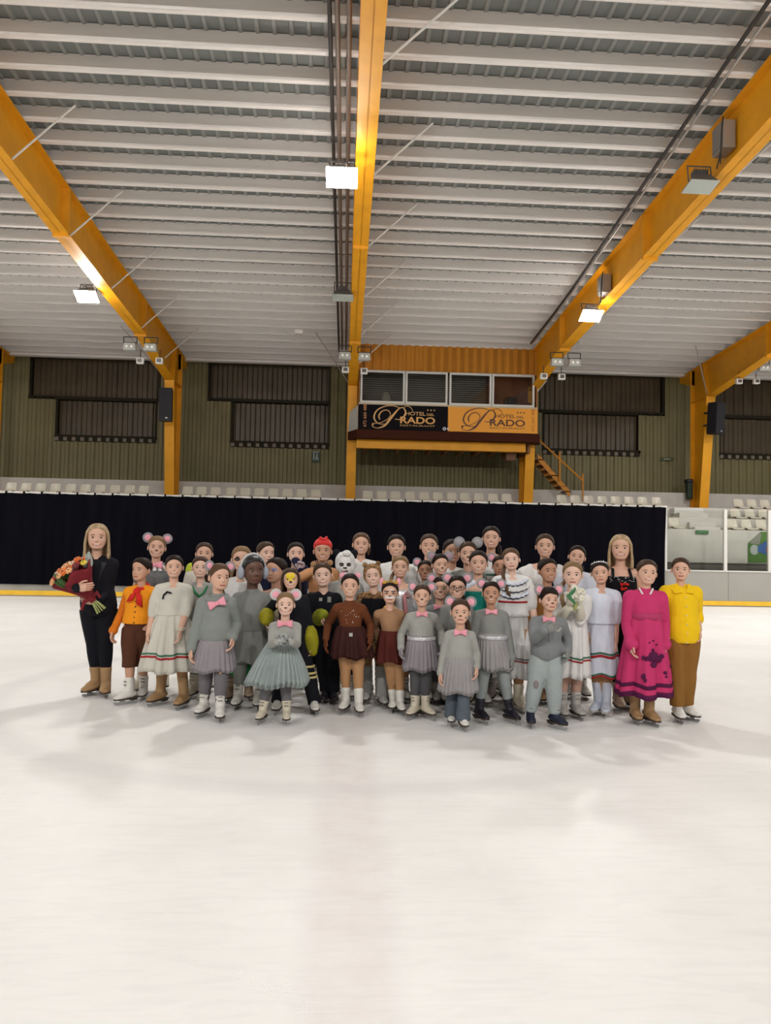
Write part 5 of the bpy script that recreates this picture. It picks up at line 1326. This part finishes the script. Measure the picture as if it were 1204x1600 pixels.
p = plain('tallest girl of the back row with long dark plait and white blouse', 767, 823, 858, 7.98, WHITE, 'light', 'dark', 'braid', sleeve=.5, puff=.04, neck=.93, skirt=(CREAM,950,1040,.16))
p.band(TIGHT_B, 905, 935, .022, 'bodice'); p.band(TRIMG, 896, 899, .021, 'trim')
p = plain('girl in teal dress with pale blue shoulders', 747, 861, 898, 7.3, TEAL, 'light', 'dark', 'slick', neck=.80, sleeve=.0, skirt=(TEAL,975,1045,.16), tights=TIGHT_B)
mb = MB()
for sg in (-1, 1): mb.tube([p.nk+p.R*(sg*.05)+p.F*.05, p.sh[(sg+1)//2], p.sh[(sg+1)//2].lerp(p.elb[(sg+1)//2], .35)], [.03,.062,.052], 10)
p.part(mb, 'shoulder_ruffle', WHITE_B)

p = Person('mouse girl in dark grey peering between two mouse girls, pink bow', 688, 902, 937, 7.25, [(682,1101,-8),(694,1101,8)], skin='light', hair='dark', paint='mouse', tilt=4)
mouse(p, GREY_S, 1010, 1045, LEG_D, BOOT_G, hw=.14)
p = Person('mouse girl wearing dark-framed glasses', 714, 900, 936, 6.95, [(706,1112,-8),(722,1112,8)], skin='light', hair='dark', style='lowpony', paint='mouse')
mouse(p, GREY, 1010, 1045, LEG_D, BOOT_W, bow=False, hw=.14)
mb = MB()
for sg in (-1, 1):
    c = p.hp(sg*.165, .42, .49); mb.tube([c+p.hax[0]*(.125*p.hh*math.cos(a))+p.hax[2]*(.085*p.hh*math.sin(a)) for a in np.linspace(0, 2*PI, 17)], .013*p.hh, 5); mb.tube([p.hp(sg*.29,.40,.51), p.hp(sg*.38,.1,.5), p.hp(sg*.38,-.05,.47)], .011*p.hh, 5)
mb.tube([p.hp(-.05,.43,.5), p.hp(.05,.43,.5)], .012*p.hh, 5); p.part(mb, 'glasses', BLACKP)

p = Person('mouse girl with feet turned out, silver waistband and mauve tulle skirt', 659, 914, 948, None, [(644,1124,-32),(669,1124,30)], skin='light', hair='brown', paint='mouse', hips=.5, arms=((626,1012,-.04,'hang'),(690,1005,-.02,'hang')))
mouse(p, GREY_L, 997, 1045, LEG_D, BOOT_C, skirt_m=MAUVE, hw=.16, band=SILV, loose=.016, gloves=MAUVE)
p = Person('smallest mouse child at the front with knitted leg warmers', 719, 937, 975, None, [(705,1135,-10),(724,1142,6)], hy=-8, skin='light', hair='brown', style='lowpony', paint='mouse', smile=False, arms=('down',(744,1042,-.06,'hang')), hips=.5)
mouse(p, GREY_L, 1031, 1080, LEG_D, BOOT_W, hw=.17, lace=None, loose=.022); p.warmers(LEG_B, flare=.018)
p = Person('mouse girl in plain grey with black boots and white waistband', 767, 909, 944, None, [(753,1131,22),(801,1131,24)], skin='tan', hair='dark', paint='mouse', hips=.6)
mouse(p, GREY, 995, 1044, LEG_L, BOOT_K, skirt_m=TULLE, hw=.165, band=SILV, lace=None); p.gloves(GREY)

# --- the right-hand group
p = Person('girl in ruffled white folk blouse with a long plait over her shoulder', 798, 857, 891, None, [(793,1110,-6),(813,1113,8)], tilt=-6, skin='fair', hair='mid', style='none', smile=False, hips=.5)
p.style('braid_r'); folk_dress(p, WHITE, 957, 1059, .17, ((1027,1029,GREY_D),(1031,1033,TRIMR)), .45, .03, 16, .012); p.band(TRIMR, 938, 941, .03, 'trim'); p.band(GREY_L, 956, 960, .03)
p.pants(TIGHTS, 'tights', .004); p.skates(BOOT_C, None, SOLE_W)
for q in range(3):
    mb = MB(); rg = []
    for i in range(49):
        a = PI*i/48; w, d = p.tsize(.92-.13*q); c = p.spine(.92-.13*q)+Vector((0,0,.05*math.cos(2*a)*.5)); rp = .009*math.cos(20*a)
        rg.append(c+p.R*((w+.03+rp)*math.cos(a))+p.F*((d+.03+rp)*math.sin(a)))
    mb.tube(rg, .014, 6); p.part(mb, 'blouse_ruffle', [WHITE_B, WHITE, WHITE_B][q])
    mb = MB(); mb.tube([v-Vector((0,0,.017)) for v in rg], .004, 5); p.part(mb, 'ruffle_edging', NAVY)
p = plain('girl with one pink mouse ear showing beside the plaited folk girl', 781, 869, 900, 7.5, GREY, 'tan', 'dark', 'slick', smile=False, tights=TIGHT_B); p.mouse_ears(1.0, tanfelt)
p = plain('girl in white puffed sleeves resting a hand on the shoulder in front', 851, 835, 871, 7.85, WHITE, 'light', 'brown', 'slick', sleeve=.42, puff=.055, neck=.9, arms=((826,905,-.25,'hang'),'down'), skirt=(WHITE,960,1040,.16), tights=TIGHT_B)
p = plain('smiling tan girl with bright scarf behind the jacketed mouse boy', 855, 873, 910, 7.3, mat('ochre_top', (.45,.20,.05), .8), 'tan', 'dark', 'lowpony', low=TIGHT_B, boots=BOOT_T, feet=[(846,1100,-8),(862,1101,8)], hy=10)
mb = MB(); mb.tube([p.nk+p.R*(.3*p.hh*math.cos(a))+p.F*(.29*p.hh*math.sin(a))+Vector((0,0,-.03*math.sin(a))) for a in np.linspace(0, 2*PI, 20)], .022, 8); p.part(mb, 'scarf', mat('bright_scarf', (.55,.12,.10), .8, noise=.9, nscale=22, col2=(.12,.10,.40)))
mb = MB(); mb.tube([on_chest(p, .05, .95)+Vector((0,0,.03)), on_chest(p, .09, .80)], [.03,.035], 8); p.part(mb, 'scarf_end', mat('violet_scarf', (.14,.12,.42), .8))

p = Person('mouse boy in dark grey jacket with arm across and navy skates', 857, 918, 955, None, [(829,1137,-8),(873,1140,32)], skin='light', hair='dark', style='short', paint='mouse', smile=False, hy=8, arms=((850,984,-.25,'in'),(886,1016,-.04,'hang')), hips=.4)
p.top(GREY_S, hempx=1030, off=.02, loose=.02, r0=1.15, name='jacket', cuff=.004); p.pants(TROUS_G, 'trousers', .022, .98, .0, .2, 1.12); p.skates(BOOT_N, LACE_D); p.mouse_ears(1.05); p.bow(); p.gloves(GREY)
mb = MB(); c = on_chest(p, .075, .72); mb.tube([c+Vector((-.03,.0,.01)), c+Vector((0,-.006,-.012)), c+Vector((.02,0,.012))], .012, 6); p.part(mb, 'jacket_badge', GREY_L)
mb = MB(); c = p.hip[0].lerp(p.knee[0], .98)+p.F*(.075); mb.ellipsoid(c, (.02,.006,.035), 8, 6); p.part(mb, 'knee_patch', mat('pink_grey_smudge', (.22,.18,.185), .9))
mb = MB(); mb.tube([on_chest(p, 0, h)+p.F*.003 for h in (-.02,.2,.5,.75,.97)], .005, 5); p.part(mb, 'zip', GREY_D)

p = plain('smiling girl tilting her head behind the blonde girl in white', 901, 853, 886, 7.7, WHITE_B, 'light', 'dark', 'lowpony', tilt=8, sleeve=.5, puff=.03, skirt=(WHITE_B,960,1045,.16), tights=TIGHT_B)
p = Person('blonde girl in white hugging white flowers with long gloves', 894, 878, 917, None, [(880,1124,-4),(903,1124,8)], skin='fair', hair='fair', style='braid_r', smile=False, arms=((886,951,-.24,'in'),(905,947,-.24,'in')), hips=.5, curl=.7)
folk_dress(p, WHITE, 960, 1058, .165, ((1025,1027.5,TRIMG),(1029.5,1032,TRIMR)), .52, .035, 12, .012); p.pants(mat('pinkish_tights', (.45,.27,.205), .6), 'tights', .004); p.skates(BOOT_G, LACE); p.gloves(OFFW, .55)
collar(p, CREAM, .12, .03, .004, 'high_collar'); blonde = p
p = Person('girl with tiara in bluish white dress and pale blue boot covers', 937, 877, 912, None, [(931,1118,-40),(946,1120,-22)], tilt=-7, skin='light', hair='dark', style='slick', smile=False, arms=('down',(961,1006,-.05,'hang')), hips=.6)
folk_dress(p, WHITE_B, 968, 1057, .155, ((1018,1021,TRIMG),(1022,1026,TRIMR),(1051,1053.5,TRIMG),(1054,1060,TRIMR)), .5, .03, 6, .008)
p.pants(TIGHTS, 'tights', .004); p.skates(BOOT_L, None, SOLE_W, .17)
mb = MB(); mb.tube([p.hp(.37*math.sin(a), .02+.2*math.cos(a), .86+.13*math.cos(a)) for a in np.linspace(-1.3, 1.3, 13)], .03*p.hh, 6)
for q in range(5): mb.ellipsoid(p.hp(-.2+.1*q, .19, 1.0), (.03*p.hh,.02*p.hh,.05*p.hh), 8, 6)
p.part(mb, 'tiara', SILV); pearls(p, mat('thin_gold_chain', (.45,.25,.12), .4, .5), .004)

p = Person('tall blonde woman with red necklace and dark embroidered dress', 969, 836, 876, None, [(967,1111,-10),(986,1109,8)], skin='light', hair='blond', style='long', sw=1.0)
p.top(BLACK, hempx=960, off=.012, sleeve=0, neck=.86, name='bodice'); p.skirt(BLACK, 955, 1045, .2, 'skirt', 9, .015); p.pants(LEG_K, 'tights'); p.skates(BOOT_B); pearls(p, RED, .010, 'red_necklace')
mb = MB()
for sg in (-1, 1): mb.tube([on_chest(p, sg*.085, .82), p.nk+p.R*(sg*.075)+p.F*.05, p.nk+p.R*(sg*.08)-p.F*.05], .014, 6)
p.part(mb, 'shoulder_strap', BLACK)
rnd = random.Random(5); mb = MB(); mr = MB()
for q in range(26):
    mb.ellipsoid(on_chest(p, rnd.uniform(-.11,.11), rnd.uniform(.74,.86)), (rnd.uniform(.006,.014),.005,.005), 6, 4)
for q in range(9): mr.ellipsoid(on_chest(p, .02+rnd.uniform(-.04,.04), rnd.uniform(.58,.72)), (.013,.006,.012), 6, 4)
p.part(mb, 'white_embroidery', GREY_L); p.part(mr, 'red_embroidery', RED)

p = Person('girl in long magenta coat with plum lace hem', 1010, 875, 914, None, [(994,1131,-8),(1019,1134,8)], tilt=4, skin='light', hair='brown', style='slick', smile=True, arms=((986,1006,-.08,'hang'),(1037,1006,-.05,'hang')), hips=.5, hy=-6)
p.top(MAGENTA, hempx=972, off=.02, loose=.01, r0=1.2, name='coat_top', cuff=.018, turtle=True)
p.skirt(MAGENTA, 964, 1087, .225, 'coat_skirt', 7, .02, 1, .85, ((1065,1071,PLUM),(1079,1088,PLUM)), curve=.75)
p.band(mat('magenta_sash', (.42,.03,.115), .7), 957, 968, .03, 'sash'); p.pants(BOOT_T, 'tights', .004); p.skates(BOOT_T, None, SOLE_D, .15)
sk = MB()
for (px, py, r) in ((1009,1022,.045),(1001,1026,.03),(1017,1026,.03),(995,1024,.02),(1023,1022,.022),(1009,1034,.028),(1009,1012,.014),(1004,1001,.008),(1015,1004,.009),(1010,998,.008),(994,1052,.026),(996,1058,.02),(1028,1047,.018),(1029,1053,.014),(1043,1040,.016)):
    q = on_y(px, py, p.Y); c = q - CAM; u = (1040-py)/100
    hw = lerp(.225, .13, max(0, min(1, (1087-py)/120)))+.016; x = max(-.97, min(.97, (q.x-p.pel.x)/hw)); yy = lerp(p.pel.y, p.base.y, .3)-hw*.85*math.sqrt(1-x*x)
    sk.ellipsoid((q.x, yy-.006, q.z), (r, .010, r*.95), 12, 8)
p.part(sk, 'lace_motif', PLUM)
for k in (0, 1):
    mb = MB(); mb.tube([p.wr[k].lerp(p.elb[k], .12), p.wr[k]+(p.wr[k]-p.elb[k])*.05], [.043,.048], 12, cap='flat'); p.part(mb, 'lace_cuff', PLUM)
    mb = MB(); E, W = p.elb[k], p.wr[k]; rnd = random.Random(k)
    for q in range(26):
        c = E.lerp(W, rnd.uniform(.0,.75)); a = rnd.uniform(-1.3,1.3); mb.ellipsoid(c+p.F*(.046*math.cos(a))+p.R*(.046*math.sin(a)), (.006,.005,.012), 6, 4)
    p.part(mb, 'sleeve_embroidery', SILV)
mb = MB()
for sg in (-1, 1): mb.tube([p.nk+p.R*(sg*.055)+p.F*.045+Vector((0,0,.04)), p.nk+p.F*.085+p.R*(sg*.008)-Vector((0,0,.05))], .009, 6)
p.part(mb, 'white_collar', WHITE)

p = Person('girl in bright yellow shirt and wide brown trousers at the right end', 1063, 872, 907, None, [(1061,1129,-8),(1079,1126,16)], skin='light', hair='brown', style='slick', smile=False, arms=('down',(1092,985,-.03,'hang')), hips=.5, by=-6)
p.top(YELLOW, hempx=1004, off=.018, loose=.016, sleeve=.66, r0=1.2, name='shirt', hemw=.012); p.pants(CORD, 'trousers', .012, .99, .022, .15, 1.05); p.skates(BOOT_W, LACE)
mb = MB()
for sg in (-1, 1): mb.prism([p.nk+p.R*(sg*.05)+p.F*.05+Vector((0,0,.045)), p.nk+p.R*(sg*.015)+p.F*.10-Vector((0,0,.035)), p.nk+p.R*(sg*.085)+p.F*.09-Vector((0,0,.045)), p.nk+p.R*(sg*.105)+p.F*.03+Vector((0,0,.01))], p.F*.008)
p.part(mb, 'shirt_collar', YELLOW, None, False)
mb = MB()
for q in range(6): mb.ellipsoid(on_chest(p, .0, .82-.19*q)+p.F*.012, (.006,.005,.006), 6, 4)
p.part(mb, 'button', WHITE)

# ------------------------------------------------------------------ the bouquet and the posy
def flower(mb, c, r, n, ax, mi, rnd):
    ax = ax.normalized(); a = ax.orthogonal().normalized(); b = ax.cross(a)
    for ring, (m, rr, h) in enumerate(((n, 1.0, .0), (max(5, n-2), .62, .25))):
        for k in range(m):
            t = 2*PI*k/m+ring*.4+rnd.uniform(-.1,.1); d = a*math.cos(t)+b*math.sin(t)
            rot = Matrix((d, ax.cross(d), ax)).transposed()
            mb.ellipsoid(c+d*(r*.55*rr)+ax*(r*h), (r*.5*rr+.3*r*ring, r*.33, r*.14), 6, 4, mi, rot)
    mb.ellipsoid(c+ax*(r*.3), (r*.26,)*3, 6, 4, mi+1)
bq0 = woman.base
Yq = woman.Y-.26
foot, head = on_y(152, 946, Yq+.03), on_y(110, 893, Yq-.05)
axd = (head-foot).normalized(); bq = empty('bouquet', foot, 'large bouquet of orange, red and yellow flowers in burgundy paper', 'bouquet')
e1 = axd.cross(Vector((0,-1,0))).normalized(); e2 = axd.cross(e1)
L = (head-foot).length
WRAP = cloth('burgundy_paper', (.19,.022,.03), .15, .4); rnd = random.Random(11)
mb = MB(); n = 40; rows = []
for j in range(8):
    u = j/7; r = lerp(.030, .205, u**1.2); rows.append([foot+axd*(L*(.2+.72*u)+.03*u*math.cos(5*2*PI*i/n))+e1*((r+.012*u*math.cos(9*2*PI*i/n))*math.cos(2*PI*i/n))+e2*((r*.8+.012*u*math.sin(8*2*PI*i/n))*math.sin(2*PI*i/n)) for i in range(n)])
inn = [[foot+axd*((q-foot).dot(axd))+(q-foot-axd*((q-foot).dot(axd)))*.96 for q in r_] for r_ in rows[::-1]]
mb.rings(rows+inn+[rows[0]], cap=False); o = mb.build('wrapping_paper', WRAP, bq, smooth=True, origin=foot)
mb = MB()
for q in range(11): a = 2*PI*q/11; mb.tube([foot+axd*(.2*L)+e1*(.015*math.cos(a))+e2*(.015*math.sin(a)), foot-axd*(.06)+e1*(.045*math.cos(a))+e2*(.045*math.sin(a))], .006, 6)
mb.build('stem_bundle', mat('pale_green_stem', (.34,.38,.14), .6), bq, smooth=True, origin=foot)
mb = MB(); mb.tube([foot+axd*(.2*L-.012), foot+axd*(.2*L+.03)], .034, 12); 
for sg in (-1, 1): mb.tube([foot+axd*(.2*L), foot+axd*(.2*L)+e1*(sg*.07)+Vector((0,-.04,.02)), foot+axd*(.2*L)+e1*(sg*.10)+Vector((0,-.03,-.04))], [.012,.02,.012], 6)
mb.build('ribbon', WRAP, bq, smooth=True, origin=foot)
FC = [('orange_gerbera', (.72,.17,.03)), ('red_rose', (.36,.018,.02)), ('yellow_bloom', (.78,.60,.06)), ('apricot_rose', (.80,.42,.20)), ('cream_bloom', (.72,.62,.42)), ('burgundy_bloom', (.12,.012,.02))]
cen = mat('flower_centre', (.13,.07,.02), .8)
for q in range(34):
    rr = .175*math.sqrt((q+.5)/34); a = q*2.39996; hgt = L*.98+.07*(1-(rr/.19)**2)+rnd.uniform(-.015,.02)
    c = foot+axd*hgt+e1*(rr*1.15*math.cos(a))+e2*(rr*math.sin(a)); k = rnd.choice((0,0,1,1,2,3,3,4,5)) if rr > .05 else rnd.choice((0,1,3))
    mb = MB(); flower(mb, c, rnd.uniform(.03,.046), rnd.choice((8,9,10)), (axd*.8+(c-foot-axd*hgt)*2.5+Vector((0,-.35,0))), 0, rnd)
    mb.build('flower', [mat(FC[k][0], FC[k][1], .6), cen], bq, smooth=True, origin=foot)
for q in range(20):
    a = q*2.1; rr = rnd.uniform(.13,.22); c = foot+axd*(L*.95+rnd.uniform(-.02,.05))+e1*(rr*math.cos(a))+e2*(rr*.9*math.sin(a)); d = (c-foot).normalized()
    mb = MB(); s1 = d.orthogonal().normalized(); rot = Matrix((s1, d.cross(s1), d)).transposed(); mb.ellipsoid(c, (.022,.005,.055), 8, 6, 0, rot)
    mb.build('leaf', mat('bouquet_leaf' if q % 3 else 'silver_leaf', (.05,.12,.03) if q % 3 else (.36,.40,.36), .6), bq, smooth=True, origin=foot)

pc = on_y(898, 929, blonde.Y-.30); py = empty('flower_posy', pc, 'posy of white flowers with green leaves hugged by the blonde girl', 'posy')
rnd = random.Random(2)
for q in range(9):
    a = q*2.4; rr = .07*math.sqrt(q/9); c = pc+Vector((rr*math.cos(a), -.02+.02*math.sin(q), rr*math.sin(a)))
    mb = MB(); flower(mb, c, .036, 8, Vector((math.cos(a)*.3,-1,math.sin(a)*.3+.3)), 0, rnd); mb.build('flower', [mat('white_petal', (.70,.67,.58), .7), mat('cream_centre', (.55,.50,.30), .7)], py, smooth=True, origin=pc)
for q in range(6):
    a = 2.0+q*.45; c = pc+Vector((.06*math.cos(a), -.05, .05*math.sin(a)-.01)); mb = MB(); rot = Matrix.Rotation(a, 3, 'Y'); mb.ellipsoid(c, (.03,.006,.012), 8, 6, 0, rot); mb.build('leaf', mat('posy_leaf', (.04,.16,.06), .6), py, smooth=True, origin=pc)
mb = MB(); mb.tube([pc+Vector((0,.01,-.02)), pc+Vector((.01,.03,-.12))], [.03,.018], 8); mb.build('stem_bundle', mat('pale_green_stem', (.3,.3,.2), .6), py, smooth=True, origin=pc)

flush()
